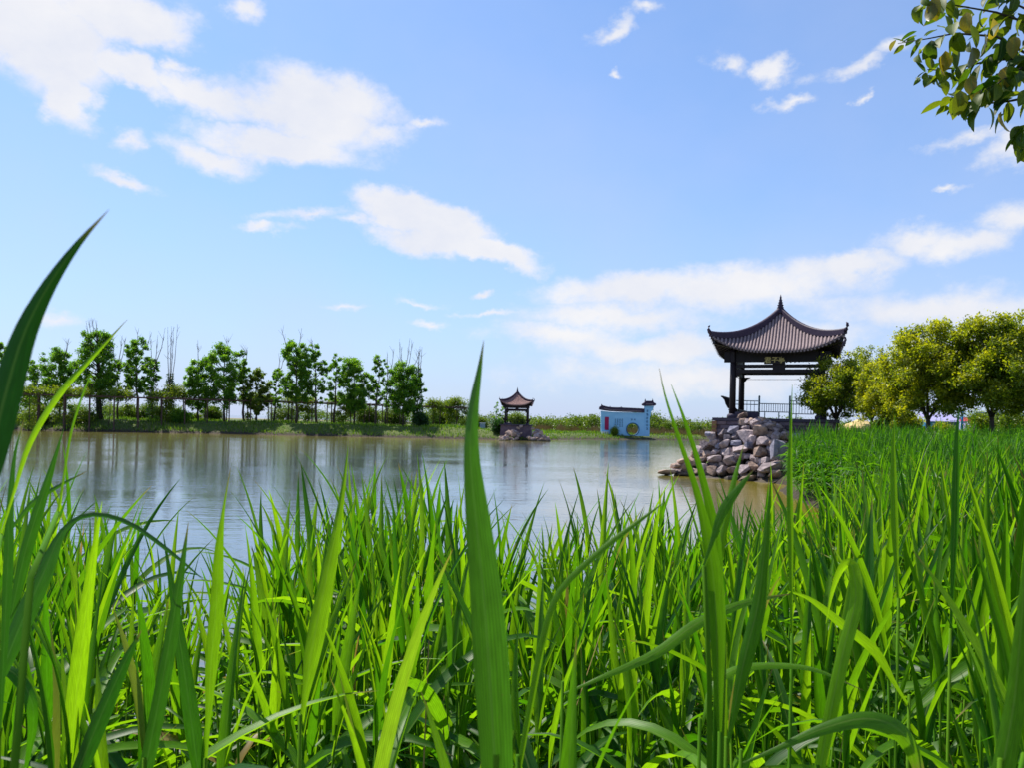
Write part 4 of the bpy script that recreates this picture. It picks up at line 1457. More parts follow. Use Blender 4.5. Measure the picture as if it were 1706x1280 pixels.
q = P(1434, 710, 50)
sb = bmesh.new()
bmesh.ops.create_uvsphere(sb, u_segments=28, v_segments=14, radius=1)
for v in sb.verts:
    n3 = mnoise.noise(v.co * 2.3) * .22
    v.co = Vector((v.co.x * 1.05 * (1 + n3), v.co.y * .8 * (1 + n3), v.co.z * .62 * (1 + n3)))
sm_ = bpy.data.meshes.new("sand_heap"); sb.to_mesh(sm_); sb.free()
sh = link("sand_heap", sm_, M["sand"], loc=(q.x, 50, P(1434, 712, 50).z - .22))
tag(sh, "heap of yellow sand behind the trunk of the smallest round tree", "sand heap")

# ------------------------------------------------------------------ reeds
UP = np.array([0.0, 0.0, 1.0])


def leaf_strip(L, W, a0, bend, seg=9, kink=None, power=1.4, twist=0.0, fold=0.28):
    """One reed blade growing from the origin, outward along x: a ribbon folded along its midrib."""
    V, UVs = [], []
    x = z = 0.0
    for i in range(seg + 1):
        t = i / seg
        a = a0 + bend * t ** power
        if kink is not None and t > kink[0]:
            a += kink[1] * min(1, (t - kink[0]) / .16)
        if i:
            x += math.sin(a) * L / seg
            z += math.cos(a) * L / seg
        wd_ = W * (0.42 + 0.58 * min(1, t / .22)) * max(0.0, 1 - max(0.0, (t - .25) / .75) ** 1.55) + .0004
        tw = twist * t
        nx_, nz_ = -math.cos(a), math.sin(a)
        for k, s in ((0, -1), (1, 0), (2, 1)):
            hs = s * wd_ / 2
            lift = abs(s) * wd_ * fold
            yy = hs * math.cos(tw)
            ex = hs * math.sin(tw)
            V.append((x + nx_ * lift + math.cos(a) * 0 + nx_ * ex, yy, z + nz_ * lift + nz_ * ex))
            UVs.append((k / 2, t))
    F = []
    for i in range(seg):
        for k in (0, 1):
            b = i * 3 + k
            F.append((b, b + 1, b + 4, b + 3))
    return np.array(V), np.array(F), np.array(UVs)


rl = random.Random(21)
LV = []      # blade shapes: (kind, V, F, UV)
for k in range(9):       # near upright spears
    LV.append(("spear", *leaf_strip(rl.uniform(.34, .52), rl.uniform(.014, .030), rad(rl.uniform(3, 18)), rl.uniform(.05, .5), twist=rl.uniform(-1.2, 1.2), fold=.36)))
for k in range(15):      # rising then arching
    LV.append(("arch", *leaf_strip(rl.uniform(.34, .54), rl.uniform(.022, .040), rad(rl.uniform(22, 60)), rl.uniform(.5, 2.0), twist=rl.uniform(-1.1, 1.1), power=rl.uniform(1.0, 2.2))))
for k in range(6):       # broken over
    LV.append(("bent", *leaf_strip(rl.uniform(.38, .5), rl.uniform(.022, .032), rad(rl.uniform(10, 26)), rl.uniform(.1, .4), kink=(rl.uniform(.3, .6), rl.uniform(1.0, 1.9)), twist=rl.uniform(-.5, .5), seg=11)))
SPEAR = [i for i, l in enumerate(LV) if l[0] == "spear"]
ARCH = [i for i, l in enumerate(LV) if l[0] == "arch"]
BENT = [i for i, l in enumerate(LV) if l[0] == "bent"]
leaf_me = []
for i, (kd, V, F, UVs) in enumerate(LV):
    me = np_mesh("leaf", V, F, UVs, np.full(len(V), (i * .37) % 1.0))
    me.materials.append(M["reed"])
    leaf_me.append(me)
stem_me = []
STEM_H = 1.36
for k in range(5):
    bx = rl.uniform(-.04, .04); by = rl.uniform(-.04, .04)
    me = MB().tube([(0, 0, -.15), (bx * .3, by * .3, .5), (bx * .6, by * .6, .95), (bx, by, STEM_H)], [.0046, .0042, .0036, .0022], 5).mesh("stem", True)
    me.materials.append(M["stem"])
    stem_me.append((me, bx, by))
PROTO = []
for k in range(14):
    si = k % 5
    bx, by = stem_me[si][1:]
    lst = []
    n = rl.randint(9, 11)
    a = rl.uniform(0, 6.28)
    for j in range(n):
        f = .18 + .82 * (j + .5) / n
        a += math.pi + rl.uniform(-.5, .5)
        if j >= n - 1:
            li = rl.choice(SPEAR)
        elif j >= n - 4:
            li = rl.choice(SPEAR if rl.random() < .22 else ARCH)
        else:
            li = rl.choice(ARCH if rl.random() < .66 else BENT)
        lst.append((li, f * STEM_H, a, rl.uniform(.8, 1.15) * (1.0 if j < n - 1 else .95), (bx * f, by * f)))
    lst.append((rl.choice(SPEAR), STEM_H * .985, a + 1.4, .9, (bx, by)))
    PROTO.append((si, lst))
TOTAL = 1.80


def rot_z(V, a):
    ca, sa = math.cos(a), math.sin(a)
    return np.stack([V[:, 0] * ca - V[:, 1] * sa, V[:, 0] * sa + V[:, 1] * ca, V[:, 2]], 1)


proto_np = []
for si, lst in PROTO:
    vs, fs, us, rr_ = [], [], [], []
    b = 0
    for li, zf, a, s, (ox, oy) in lst:
        _, V, F, UVs = LV[li]
        W_ = rot_z(V * s, a) + np.array([ox, oy, zf])
        vs.append(W_); fs.append(F + b); us.append(UVs); rr_.append(np.full(len(V), rl.random()))
        b += len(V)
    # the stem as a four sided ribbon tube
    bx, by = stem_me[si][1:]
    ring = np.array([(1, 0), (0, 1), (-1, 0), (0, -1)]) * .004
    sv = np.concatenate([np.concatenate([ring * sc_ + np.array([bx * f, by * f]), np.full((4, 1), f * STEM_H)], 1) for f, sc_ in ((-.1, 1.1), (.5, 1), (1, .6))])
    sf = [(r_ * 4 + q, r_ * 4 + (q + 1) % 4, r_ * 4 + 4 + (q + 1) % 4, r_ * 4 + 4 + q) for r_ in range(2) for q in range(4)]
    vs.append(sv); fs.append(np.array(sf) + b); us.append(np.tile([.5, .5], (12, 1))); rr_.append(np.full(12, .8))
    proto_np.append((np.concatenate(vs), np.concatenate(fs), np.concatenate(us), np.concatenate(rr_)))


# outline of the reed tops along the frame: (column, mean row, spread)
TOPS = [(-100, 800, 120), (0, 815, 120), (100, 815, 110), (200, 855, 120), (280, 930, 120), (350, 935, 120), (420, 860, 120), (520, 850, 130), (600, 800, 110), (700, 785, 100),
        (760, 810, 100), (850, 835, 110), (905, 905, 120), (960, 855, 120), (1060, 830, 100), (1150, 850, 110), (1250, 845, 100), (1350, 825, 100), (1450, 795, 95),
        (1550, 775, 95), (1700, 760, 95), (1850, 755, 95)]
TX = np.array([t[0] for t in TOPS], float); TY = np.array([t[1] for t in TOPS], float); TS = np.array([t[2] for t in TOPS], float)
gr = np.random.default_rng(4242)
cand = []
N_TRY = 17500
for k in range(N_TRY):
    Y = math.sqrt(gr.uniform(1.0 ** 2, 15.0 ** 2))
    px = gr.uniform(-520, 2330)
    x = (px - 853) / FPX * Y
    # depth of the bed at this column
    ymax = np.interp(px, [-100, 100, 230, 330, 420, 600, 850, 905, 960, 1150, 1250, 1330, 1450, 1700], [5.5, 5.2, 4.6, 3.9, 4.8, 5.4, 5.2, 4.7, 5.4, 6.8, 8.5, 11, 14, 15])
    if Y > ymax:
        continue
    dens_ = 46 if Y < 6 else 24
    dens_ *= float(np.interp(Y, [1.0, 1.5, 2.3, 3.0], [.20, .62, 1.0, 1.15]))
    if px > 220 and px < 420 and Y > 1.5:
        dens_ *= .45
    if 860 < px < 960 and Y > 2.6:
        dens_ *= .55
    keep = dens_ / 60.0 * .95
    # uniform per area: the draw above is uniform in area already
    if gr.random() > keep:
        continue
    row = np.interp(px, TX, TY) + gr.normal() * np.interp(px, TX, TS) * .42 + max(0, 3 - Y) * (18 if px < 1250 else 8)
    if Y > 6:
        row = max(row, (845 if px < 1400 else 765) + gr.normal() * 22)
    row = max(row, np.interp(px, TX, TY) - 95)
    cand.append((Y, px, x, row))
cand.sort()
# thin to a natural density
area_scale = len(cand)
reeds = []
for Y, px, x, row in cand:
    g0 = hz(x, Y)
    zt = P(px, row, Y).z
    h = zt - max(g0, -.5)
    if h < .7:
        continue
    s = min(1.35, max(.72, h / TOTAL))
    base = zt - TOTAL * s
    reeds.append((Y, x, base, s, int(gr.integers(len(PROTO))), gr.uniform(0, 6.283), gr.normal() * .07, gr.normal() * .07))
N_IND = 285
PLACES = [(95, "by the big dark blade at the left edge"), (230, "before the ivy clad poplar"), (345, "before the open part of the pergola"), (470, "before the wide airy poplar"),
          (600, "before the tallest poplars"), (760, "before the last poplars of the row"), (860, "round the tallest middle blade"), (980, "before the small far pavilion"),
          (1100, "before the shade-tinted screen wall"), (1215, "before the water side of the rock pile"), (1330, "before the large pavilion"), (1450, "before the smallest round tree"),
          (1590, "before the forked round tree"), (9999, "before the largest round tree at the right edge")]


def reed_label(x, Y, zt, ty):
    px = 853 + FPX * x / Y
    row = HOR + (px - 853) * ROLL - (zt - EYE.z) / Y * FPX
    place = next(t for lim_, t in PLACES if px < lim_)
    look = "tall" if row < 800 else ("middling" if row < 860 else ("low" if row < 920 else "lowest"))
    look += " right leaning reed" if ty > .03 else (" left leaning reed" if ty < -.03 else " upright reed")
    bend_ = "at the back" if Y > 2.7 else ("halfway back" if Y > 2.0 else "near the viewer")
    return look + " " + bend_ + " " + place
inside_ = [q for q in reeds if -30 < 853 + FPX * q[1] / q[0] < 1736]
single = set(id(q) for q in inside_[:N_IND])
for (Y, x, z, s, pi_, a, tx, ty) in inside_[:N_IND]:
    si, lst = PROTO[pi_]
    root = bpy.data.objects.new("reed", None)
    root.empty_display_size = .05
    root.location = (x, Y, z); root.scale = (s, s, s); root.rotation_euler = (tx, ty, a)
    COL.objects.link(root)
    root["label"] = reed_label(x, Y, z + s * TOTAL, ty); root["category"] = "reed"; root["group"] = "reeds in the front bed"
    so = bpy.data.objects.new("stem", stem_me[si][0]); so.parent = root; COL.objects.link(so)
    for li, zf, la, ls, (ox, oy) in lst:
        o = bpy.data.objects.new("leaf", leaf_me[li])
        o.parent = root
        o.location = (ox, oy, zf); o.rotation_euler = (0, 0, la); o.scale = (ls, ls, ls)
        COL.objects.link(o)


def merge_reeds(name, items, label):
    vs, fs, us, rs2 = [], [], [], []
    b = 0
    for (Y, x, z, s, pi_, a, tx, ty) in items:
        V, F, UVs, rn = proto_np[pi_]
        R = np.array(Euler((tx, ty, a)).to_matrix())
        vs.append((V * s) @ R.T + np.array([x, Y, z]))
        fs.append(F + b); us.append(UVs); rs2.append((rn + gr.random() * .5) % 1.0)
        b += len(V)
    o = link(name, np_mesh(name, np.concatenate(vs), np.concatenate(fs), np.concatenate(us), np.concatenate(rs2)), M["reed"])
    tag(o, label, kind="stuff")
    return o


merge_reeds("reeds", [q for q in reeds if id(q) not in single], "mass of green reeds farther out in the bed")
print("REEDS", len(cand), len(reeds))

# ---- single blades close to the lens


def catmull(pts, n):
    pts = [np.array(p, float) for p in pts]
    pts = [2 * pts[0] - pts[1]] + pts + [2 * pts[-1] - pts[-2]]
    out = []
    m = len(pts) - 3
    for i in range(n + 1):
        u = i / n * m
        k = min(m - 1, int(u)); t = u - k
        p0, p1, p2, p3 = pts[k:k + 4]
        out.append(.5 * ((2 * p1) + (-p0 + p2) * t + (2 * p0 - 5 * p1 + 4 * p2 - p3) * t * t + (-p0 + 3 * p1 - 3 * p2 + p3) * t ** 3))
    return out


def blade(path, twist=(0.0, 0.0), fold=.22, seg=22, wide=1.0):
    """path: (column, row, width in pixels, depth) from base to tip."""
    if path[0][1] < 1290:      # the blade starts narrow where it leaves its sheath
        p0, p1 = path[0], path[1]
        path = [(p0[0] - (p1[0] - p0[0]) * .7, p0[1] - (p1[1] - p0[1]) * .7, 5, p0[3]), (p0[0], p0[1], max(6, (p0[2] + p1[2]) * .3), p0[3])] + list(path[1:])
    q = catmull([(a, b, max(c, .6), d) for a, b, c, d in path], seg)
    c3 = [P(a, b, d) for a, b, c, d in q]
    V, UVs, F = [], [], []
    for i, p in enumerate(c3):
        t = (c3[min(i + 1, seg)] - c3[max(i - 1, 0)]).normalized()
        view = (p - EYE).normalized()
        s = t.cross(view).normalized()
        nrm = s.cross(t).normalized()
        f = i / seg
        an = twist[0] + (twist[1] - twist[0]) * f
        s2 = s * math.cos(an) + nrm * math.sin(an)
        n2 = nrm * math.cos(an) - s * math.sin(an)
        wd_ = q[i][2] * q[i][3] / FPX * wide
        for k, u in ((0, -1), (1, 0), (2, 1)):
            V.append(p + s2 * (u * wd_ / 2) + n2 * (abs(u) * wd_ * fold))
            UVs.append((k / 2, f))
    for i in range(seg):
        for k in (0, 1):
            b = i * 3 + k
            F.append((b, b + 1, b + 4, b + 3))
    return V, F, UVs, c3[0]


def hero(label, blades, mat="reed_hero", tone=.3, wide=.78):
    base0 = blade(blades[0][0])[3]
    gz = hz(base0.x, base0.y)
    root = thing("reed", label, "reed", (base0.x, base0.y, gz), 0, "single reeds near the viewer")
    org = Vector((base0.x, base0.y, gz))
    MB().tube([(0, 0, -.1), (0, 0, (base0.z - gz) * .5), base0 - org + Vector((0, 0, .02))], [.0036, .0034, .0026], 6).build("stem", M["stem"], root, smooth=True)
    for k, (path, tw) in enumerate(blades):
        V, F, UVs, b0 = blade(path, tw, wide=wide)
        V = np.array([tuple(v - org) for v in V])
        me = np_mesh("leaf", V, F, UVs, np.full(len(V), tone + .17 * k))
        link("leaf", me, M[mat if k == 0 or mat == "reed_thick" else "reed_hero"], root)
        if k and (b0 - base0).length > .02:
            MB().tube([b0 - org, (b0 - org) * .6 + (base0 - org) * .4 - Vector((0, 0, .05)), Vector((0, 0, max(.05, (base0.z - gz) * .6)))], [.003, .0035, .004], 5).build("stem", M["stem"], root, smooth=True)
    return root


def pth(pts, Y, dy=0.0):
    n = len(pts) - 1
    return [(a, b, w_, Y + dy * i / n) for i, (a, b, w_) in enumerate(pts)]


hero("tallest broad blade standing upright in the middle, its tip above the horizon",
     [(pth([(826, 1300, 58), (815, 1120, 66), (806, 1000, 60), (794, 880, 48), (783, 760, 30), (787, 680, 21), (797, 620, 11), (806, 566, .5)], .64), (.25, .55)),
      (pth([(842, 1120, 12), (822, 980, 12), (802, 860, 11), (796, 760, 7), (790, 690, 2)], .70), (.9, 1.0))], tone=.12, mat="reed_thick", wide=.95)
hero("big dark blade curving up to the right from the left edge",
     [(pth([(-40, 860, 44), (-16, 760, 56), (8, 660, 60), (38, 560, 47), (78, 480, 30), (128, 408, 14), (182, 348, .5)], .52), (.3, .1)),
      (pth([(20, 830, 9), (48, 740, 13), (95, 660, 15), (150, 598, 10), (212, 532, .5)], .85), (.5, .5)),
      (pth([(105, 800, 4), (118, 720, 6), (140, 650, 5), (158, 610, .6)], .9), (.6, .6))], tone=.05, mat="reed_shaded", wide=.76)
hero("broad blade at the left edge whose thin tip droops far to the right",
     [(pth([(-5, 1140, 26), (35, 1040, 44), (75, 950, 38), (105, 885, 15), (150, 858, 12), (215, 872, 11), (290, 925, 9), (340, 968, .6)], .95, .1), (.1, .35)),
      (pth([(5, 1110, 22), (12, 960, 22), (16, 850, 16), (24, 760, 7), (40, 700, .6)], .9), (.2, .3))], tone=.35, mat="reed_thick", wide=.7)
hero("narrow dark pair of blades rising to the right near the left edge",
     [(pth([(18, 1030, 26), (42, 920, 30), (70, 830, 22), (92, 760, 9), (106, 715, .6)], 1.1), (.4, .3)),
      (pth([(20, 880, 10), (55, 838, 14), (95, 812, 9), (145, 786, .6)], 1.15), (.5, .2))], tone=.1, mat="reed_thick", wide=.68)
hero("cluster of crossing blades that fan out before the rock pile",
     [(pth([(1196, 1150, 34), (1192, 1010, 38), (1182, 920, 30), (1160, 820, 15), (1130, 730, 9), (1108, 660, 4), (1098, 612, .5)], .95), (.3, .4)),
      (pth([(1200, 1000, 24), (1190, 890, 22), (1165, 780, 13), (1140, 700, 7), (1118, 640, .6)], .98), (.4, .2)),
      (pth([(1196, 960, 18), (1204, 880, 20), (1222, 800, 13), (1240, 738, .6)], 1.0), (.5, .7)),
      (pth([(1186, 905, 16), (1205, 850, 22), (1232, 812, 14), (1255, 784, .6)], .93), (.2, .3))], tone=.08)
hero("thin dark blade leaning across the bed up to the right, middle right",
     [(pth([(862, 1290, 12), (885, 1160, 16), (905, 1060, 18), (932, 985, 15), (1000, 918, 14), (1060, 872, 10), (1112, 834, .6)], .85), (.5, .4))], tone=.3)
hero("dark stout blade with its tip folded over, pale blue at the fold",
     [(pth([(1362, 1300, 26), (1385, 1180, 30), (1405, 1085, 30), (1424, 1010, 29), (1424, 965, 28), (1416, 940, 25), (1402, 950, 18), (1388, 985, 10), (1376, 1040, 1)], 1.1, .05), (.1, .6))], tone=.3, wide=.72)
hero("tall sharp blade standing left of the folded one",
     [(pth([(1222, 1190, 20), (1240, 1100, 32), (1262, 1010, 32), (1273, 920, 20), (1280, 850, 8), (1283, 805, .5)], 1.1), (.3, .5))], tone=.3)
hero("thin upright spear crossing the right bank against the pavilion's podium",
     [(pth([(1318, 1000, 10), (1316, 890, 13), (1315, 800, 12), (1317, 720, 6), (1320, 640, .5)], 1.3), (.4, .2))], tone=.12)
hero("yellow green upright spear before the forked tree",
     [(pth([(1586, 990, 9), (1590, 880, 15), (1592, 790, 14), (1594, 720, 7), (1598, 680, .5)], 1.4), (.2, .2))], tone=.7)
hero("slim spear before the low drooping tree",
     [(pth([(1494, 960, 10), (1490, 880, 15), (1488, 800, 13), (1488, 740, 7), (1491, 690, .5)], 1.4), (.3, .2))], tone=.5)
hero("soft dark blade rising along the right edge with a slanting neighbour",
     [(pth([(1666, 1300, 44), (1688, 1180, 40), (1698, 1080, 32), (1706, 980, 20), (1712, 880, 2)], .75), (.2, .4)),
      (pth([(1690, 1180, 18), (1668, 1070, 22), (1645, 980, 15), (1622, 895, .6)], .95), (.5, .5))], tone=.02)
hero("broad leaf folding over at the bottom right with a drooping tip",
     [(pth([(1290, 1250, 10), (1370, 1215, 24), (1440, 1198, 36), (1492, 1212, 42), (1522, 1250, 34), (1540, 1310, 20)], 1.05), (.2, .5))], tone=.55)
hero("pale arching leaf looping to the right above the bottom right fold",
     [(pth([(1174, 1190, 12), (1186, 1145, 17), (1225, 1115, 20), (1290, 1108, 18), (1360, 1116, 12), (1440, 1152, .6)], 1.1, .1), (.3, .9))], tone=.62)
hero("dark vertical blade left of the middle with a shaded lower half",
     [(pth([(508, 1160, 14), (520, 1080, 38), (540, 980, 36), (560, 880, 20), (573, 800, 9), (580, 742, .6)], 1.05), (.2, .6))], tone=.15)
hero("straight broad blade with a thread thin tip, left of the middle",
     [(pth([(346, 1210, 9), (352, 1100, 26), (360, 1010, 28), (364, 920, 19), (372, 850, 6), (384, 780, .6)], 1.15), (.1, .3))], tone=.45)
hero("dark slanting blades low at the left, crossing each other",
     [(pth([(240, 1290, 30), (262, 1180, 32), (284, 1060, 28), (300, 960, 16), (314, 870, .6)], 1.0), (.3, .4)),
      (pth([(120, 1310, 34), (165, 1200, 36), (205, 1110, 22), (236, 1050, .6)], .95), (.4, .2))], tone=.08, mat="reed_thick")
hero("yellow curled leaf at the bottom left corner",
     [(pth([(-20, 1110, 16), (20, 1120, 24), (50, 1160, 26), (56, 1210, 20), (44, 1280, 8)], 1.05), (.1, .5))], tone=.75)
hero("long pale leaf bent nearly level across the lower right",
     [(pth([(1000, 1130, 12), (1090, 1090, 22), (1160, 1040, 24), (1240, 1005, 16), (1320, 990, .8)], 1.2, .2), (.4, .3))], tone=.6)
hero("sharp leaf slanting down to the right in the lower right half",
     [(pth([(1490, 1140, 10), (1455, 1085, 22), (1400, 1040, 20), (1350, 1000, 10), (1310, 985, .8)], 1.3), (.3, .3))], tone=.4)

# ---- the tall reed field on the right bank, and grasses
gq = np.random.default_rng(99)


def blades_np(x, y, z, h, wdt, bend, gen, seg=3):
    n = len(x)
    a = gen.uniform(0, 2 * np.pi, n)
    dirx, diry = np.cos(a), np.sin(a)
    sx_, sy2 = -diry, dirx
    V = []
    for i in range(seg + 1):
        t = i / seg
        wv = wdt * (1 - t ** 1.6) * .5 + .001
        ox = dirx * bend * h * t * t; oy = diry * bend * h * t * t
        zz = z + h * t * (1 - .25 * bend * t)
        V.append(np.stack([x + ox - sx_ * wv, y + oy - sy2 * wv, zz], 1))
        V.append(np.stack([x + ox + sx_ * wv, y + oy + sy2 * wv, zz], 1))
    V = np.stack(V, 1)
    k = 2 * (seg + 1)
    base = np.arange(n) * k
    F = np.concatenate([np.stack([base + 2 * i, base + 2 * i + 1, base + 2 * i + 3, base + 2 * i + 2], 1) for i in range(seg)])
    r = np.repeat(gen.random(n), k)
    return V.reshape(-1, 3), F, r


n = 9500
yy = np.sqrt(gq.uniform(11 ** 2, 35 ** 2, n)); pxs = gq.uniform(1290, 1860, n)
xx = (pxs - 853) / FPX * yy
d = pond_dist(xx, yy)
ok = (d > -0.15) & ~((np.abs(xx - PVX) < 3.6) & (yy > 36)) & ((yy < 33.5) | (d > 2.0)) & ((yy < 28.5) | (xx > 11.75 + (yy - 33) * .35))
xx, yy, d = xx[ok], yy[ok], d[ok]
n = len(xx)
zz = height(xx, yy)
patch = np.sin(xx * 2.1 + 2 * np.sin(yy * 1.3)) * np.cos(yy * 1.9 + xx * .8)
topz = np.interp(yy, [11, 20, 28, 35], [2.02, 2.30, 2.50, 2.56]) + patch * .17 + gq.normal(size=n) * .17 + np.where(gq.random(n) > .93, .28, 0)
topz = np.where(d < 1.0, topz - .30 * (1 - d), topz)
hh = np.clip(topz - zz, .35, 2.6)
# whole plants built from the same leaf shapes as the front bed, with fewer faces
lo = []
for k in range(10):
    vs, fs, b = [], [], 0
    a = rl.uniform(0, 6.28)
    m_ = rl.randint(7, 9)
    for j in range(m_ + 1):
        f = .22 + .78 * j / m_
        a += math.pi + rl.uniform(-.7, .7)
        if j >= m_ - 1:
            V, F, _ = leaf_strip(rl.uniform(.3, .5), rl.uniform(.018, .028), rad(rl.uniform(3, 16)), rl.uniform(.1, .5), seg=3, twist=rl.uniform(-1, 1))
        else:
            V, F, _ = leaf_strip(rl.uniform(.34, .58), rl.uniform(.042, .068), rad(rl.uniform(24, 70)), rl.uniform(.5, 1.8), seg=4, twist=rl.uniform(-1, 1))
        vs.append(rot_z(V, a) + np.array([0, 0, f * 1.1])); fs.append(F + b); b += len(V)
    V, F, _ = leaf_strip(1.15, .012, .02, .03, seg=2)
    vs.append(V); fs.append(F + b)
    lo.append((np.concatenate(vs), np.concatenate(fs)))
Vs, Fs, Rs, b = [], [], [], 0
sel = gq.integers(0, len(lo), n)
ang_ = gq.uniform(0, 2 * np.pi, n); tlx = gq.normal(size=n) * .09; tly = gq.normal(size=n) * .09
sc_ = np.clip(hh / 1.5, .45, 1.25)
for k in range(len(lo)):
    I = np.where(sel == k)[0]
    V, F = lo[k]
    m_ = len(V)
    ca, sa = np.cos(ang_[I])[:, None], np.sin(ang_[I])[:, None]
    X = (V[None, :, 0] * ca - V[None, :, 1] * sa) * sc_[I, None] + tlx[I, None] * V[None, :, 2]
    Yv = (V[None, :, 0] * sa + V[None, :, 1] * ca) * sc_[I, None] + tly[I, None] * V[None, :, 2]
    Z = V[None, :, 2] * sc_[I, None]
    base_z = (zz + hh - sc_ * 1.5)[I]
    W3 = np.stack([X + xx[I, None], Yv + yy[I, None], Z + base_z[:, None]], -1).reshape(-1, 3)
    FF = (F[None] + (np.arange(len(I)) * m_)[:, None, None] + b).reshape(-1, 4)
    Vs.append(W3); Fs.append(FF); Rs.append(np.repeat(gq.random(len(I)), m_)); b += len(W3)
o = link("reeds", np_mesh("reeds", np.concatenate(Vs), np.concatenate(Fs), rnd=np.concatenate(Rs)), M["reed_far"])
tag(o, "thick field of green reeds on the right bank under the trees", kind="stuff")

# grass on the far banks
n = 60000
pxs = gq.uniform(-60, 1330, n); yy = gq.uniform(103, 140, n)
xx = (pxs - 853) / FPX * yy
d = pond_dist(xx, yy)
ok = (d > .12) & (d < 12)
xx, yy, d = xx[ok], yy[ok], d[ok]
zz = height(xx, yy)
patch = np.sin(xx * .5 + np.sin(yy * .7)) * .5 + .5
hh = gq.uniform(.18, .5, len(xx)) * (.6 + .8 * patch)
V, F, r = blades_np(xx, yy, zz - .03, hh, np.full(len(xx), .10), gq.uniform(.1, .6, len(xx)), gq, 2)
o = link("grass", np_mesh("grass", V, F, rnd=r), M["grass"]); tag(o, "grass on the far bank", kind="stuff")
# short growth over the near bank and round the podium
n = 26000
yy = gq.uniform(34, 62, n); pxs = gq.uniform(1185, 1760, n); xx = (pxs - 853) / FPX * yy
d = pond_dist(xx, yy)
ok = (d > .4) & ~((np.abs(xx - PVX) < 3.3) & (np.abs(yy - PVY) < 3.3))
xx, yy = xx[ok], yy[ok]
V, F, r = blades_np(xx, yy, height(xx, yy) - .03, gq.uniform(.12, .45, len(xx)), np.full(len(xx), .03), gq.uniform(.1, .7, len(xx)), gq, 2)
o = link("grass", np_mesh("grass", V, F, rnd=r), M["grass"]); tag(o, "grass round the podium and under the trees", kind="stuff")
# dead straw on the bed's floor
n = 260
yy = gq.uniform(1.6, 8, n); xx = gq.uniform(-.7, .7, n) * yy
V0, F0, r0_ = blades_np(xx, yy, np.maximum(height(xx, yy), -.3), gq.uniform(.8, 1.75, n), np.full(n, .007), gq.uniform(.0, .25, n), gq, 3)
n = 2500
yy = gq.uniform(1.2, 7, n); xx = gq.uniform(-.75, .75, n) * yy
zz = np.maximum(height(xx, yy), 0) + gq.uniform(.02, .5, n)
V, F, r = blades_np(xx, yy, zz, gq.uniform(.05, .2, n), np.full(n, .006), gq.uniform(1, 4, n), gq, 2)
F = np.concatenate([F, F0 + len(V)]); V = np.concatenate([V, V0]); r = np.concatenate([r, r0_])
o = link("dry_reeds", np_mesh("dry_reeds", V, F, rnd=r), M["dry_reed"]); tag(o, "dead straw among the stalks of the front reed bed", kind="stuff")

# ------------------------------------------------------------------ overhanging bough, top right
tr0 = Vector((3.5, 3.2, hz(3.5, 3.2)))
bt = thing("broadleaf_tree", "tree off the right side whose leafy bough hangs into the top right corner", "tree", tr0)
MB().tube([(0, 0, -.2), (.05, 0, .8), (.0, .05, 1.7), (-.1, 0, 2.4), (-.15, .0, 3.3)], [.13, .11, .10, .09, .06], 10).build("trunk", M["bark"], bt, smooth=True)


def bp(px, py, Y=3.1):
    return P(px, py, Y) - tr0


limb_end = bp(1720, 95)
MB().tube([(-.1, 0, 2.3), limb_end.lerp(Vector((-.1, 0, 2.3)), .5) + Vector((0, 0, .15)), limb_end], [.05, .03, .016], 7).build("branch", M["bark"], bt, smooth=True)
TW = [[(1720, 95), (1650, 100), (1600, 112), (1558, 116), (1545, 115)], [(1720, 95), (1660, 60), (1590, 55), (1545, 64), (1496, 72)],
      [(1720, 160), (1680, 168), (1640, 172), (1600, 168), (1585, 160)], [(1720, 40), (1660, 20), (1590, 8), (1540, -4)], [(1730, 95), (1690, 120), (1660, 140), (1640, 150)],
      [(1720, 200), (1708, 215), (1703, 240)], [(1720, 20), (1690, 5), (1660, -15)]]
tw_pts = []
for k, line in enumerate(TW):
    pts = [bp(a, b, 3.1 + .12 * math.sin(k * 2.1 + i)) for i, (a, b) in enumerate(line)]
    MB().tube(pts, [.0055 - .0042 * i / (len(pts) - 1) for i in range(len(pts))], 5).build("twig", M["bark"], bt, smooth=True)
    tw_pts.append(pts)
MB().tube([limb_end, bp(1735, 140), bp(1722, 160), bp(1725, 200)], [.012, .009, .007, .006], 5).build("twig", M["bark"], bt, smooth=True)
MB().tube([limb_end, bp(1740, 60), bp(1722, 40), bp(1722, 18)], [.012, .009, .007, .006], 5).build("twig", M["bark"], bt, smooth=True)


def oval_leaf(L, W, curl, fold=.18, seg=6):
    V, UVs, F = [], [], []
    x = z = 0.0
    for i in range(seg + 1):
        t = i / seg
        a = curl * t
        if i:
            x += math.cos(a) * L / seg; z -= math.sin(a) * L / seg
        wd_ = W * math.sin(math.pi * min(1, t ** .85)) ** .8 + .0008
        for k, u in ((0, -1), (1, 0), (2, 1)):
            V.append((x + math.sin(a) * abs(u) * wd_ * fold, u * wd_ / 2, z + math.cos(a) * abs(u) * wd_ * fold))
            UVs.append((k / 2, t))
    for i in range(seg):
        for k in (0, 1):
            b = i * 3 + k
            F.append((b, b + 1, b + 4, b + 3))
    return np_mesh("leaf", V, F, UVs, np.full(len(V), random.Random(int(L * 1e5)).random()))


rb = random.Random(31)
oml = []
for k in range(10):
    me = oval_leaf(rb.uniform(.075, .10), rb.uniform(.034, .050), rb.uniform(.2, 1.9))
    me.materials.append(M["bough"]); oml.append(me)
osm = []
for k in range(5):
    me = oval_leaf(rb.uniform(.050, .066), rb.uniform(.018, .026), rb.uniform(.1, .7))
    me.materials.append(M["bough"]); osm.append(me)
oye = []
for k in range(3):
    me = oval_leaf(rb.uniform(.08, .095), rb.uniform(.045, .055), rb.uniform(.3, .8))
    me.materials.append(M["bough_yellow"]); oye.append(me)


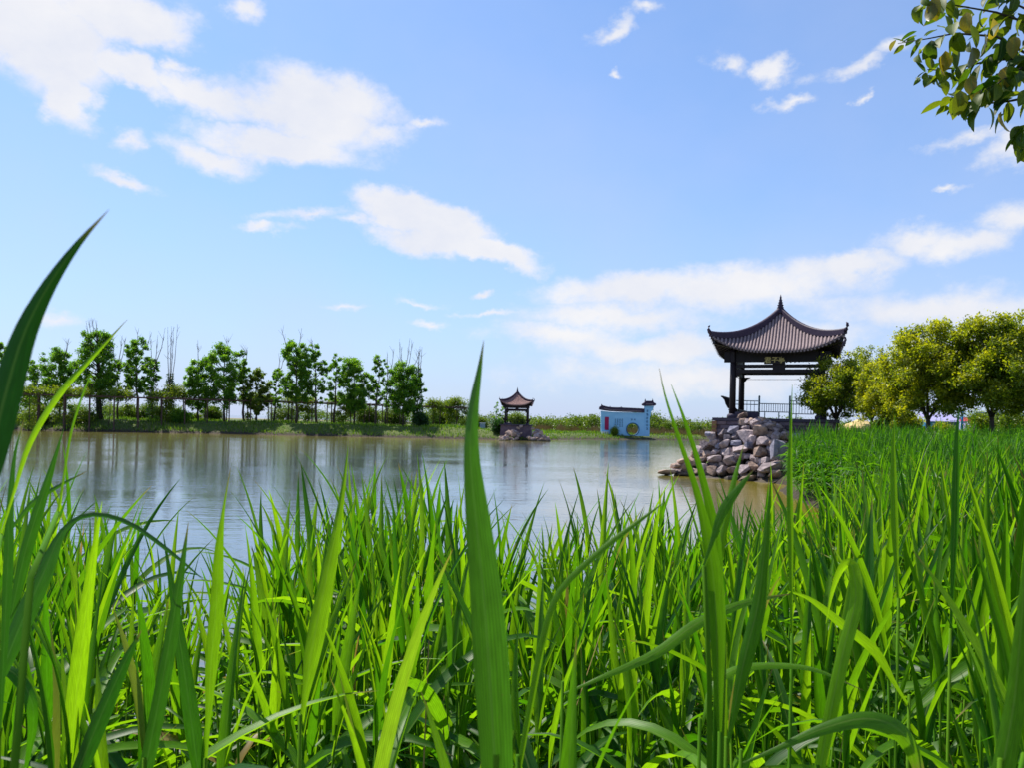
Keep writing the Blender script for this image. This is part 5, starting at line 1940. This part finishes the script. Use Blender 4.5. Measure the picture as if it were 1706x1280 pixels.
def put_leaf(me, p, d, roll=0.0):
    q = d.to_track_quat("X", "Z").to_matrix().to_4x4()
    m_ = Matrix.Translation(p) @ q @ Matrix.Rotation(roll, 4, "X")
    o = link("leaf", me, None, bt)
    o.matrix_local = m_
    return o


for k, pts in enumerate(tw_pts):
    n = len(pts) - 1
    cnt = (40, 38, 30, 30, 30, 14, 18)[k]
    for j in range(cnt):
        f = j / (cnt - 1)
        u = min(n - 1e-6, f * n); i = int(u)
        p = pts[i].lerp(pts[i + 1], u - i) + Vector((rb.gauss(0, .006), rb.gauss(0, .05), rb.gauss(0, .006)))
        t = (pts[i + 1] - pts[i]).normalized()
        tipness = f > .72 and k in (0, 1)
        d = (t * rb.uniform(.3, .9) + Vector((rb.gauss(0, .45), rb.gauss(0, .5), rb.gauss(-.45 if not tipness else 0.0, .5)))).normalized()
        put_leaf(rb.choice(osm if tipness else oml), p, d, rb.uniform(-.9, .9))
for (px, py) in ((1551, 2), (1556, -4), (1575, 84), (1568, 92), (1610, 20), (1620, 78), (1655, 30), (1676, 110), (1618, 125), (1690, 60), (1640, 55), (1668, 185), (1632, 140), (1600, 150)):
    o = put_leaf(rb.choice(oye), bp(px, py, 3.05), Vector((rb.uniform(-.3, .3), rb.uniform(-.3, .2), -1)).normalized(), rb.uniform(-.4, .4))
    o["label"] = "yellowing leaf of the bough"

# the rest of that tree's crown, beyond the edge of the view
gen = np.random.default_rng(5)
cl = [(*(np.array([.75, .1, 3.9]) + gen.normal(size=3) * np.array([.42, .5, .42])), .38) for k in range(26)]
cl += [(-1.3 + k * .09, gen.normal() * .22, 1.9 + .1 * k + gen.normal() * .18 - (.5 if k > 7 else 0), .3) for k in range(16)]
C, Rn = blob_leaves(gen, cl, 620, .1)
wx2 = C[:, 0] + tr0.x; wy2 = C[:, 1] + tr0.y
ok = wx2 > .66 * wy2 + .12
C = C[ok]
V, F, r = leaf_cloud(C, .085 * gen.uniform(.7, 1.2, len(C)), gen)
link("crown", np_mesh("crown", V, F, rnd=r, smooth=False), M["privet"], bt)
MB().tube([(-.15, 0, 3.1), (.3, .1, 3.6), (.8, .1, 4.1)], [.06, .045, .02], 6).build("branch", M["bark"], bt, smooth=True)
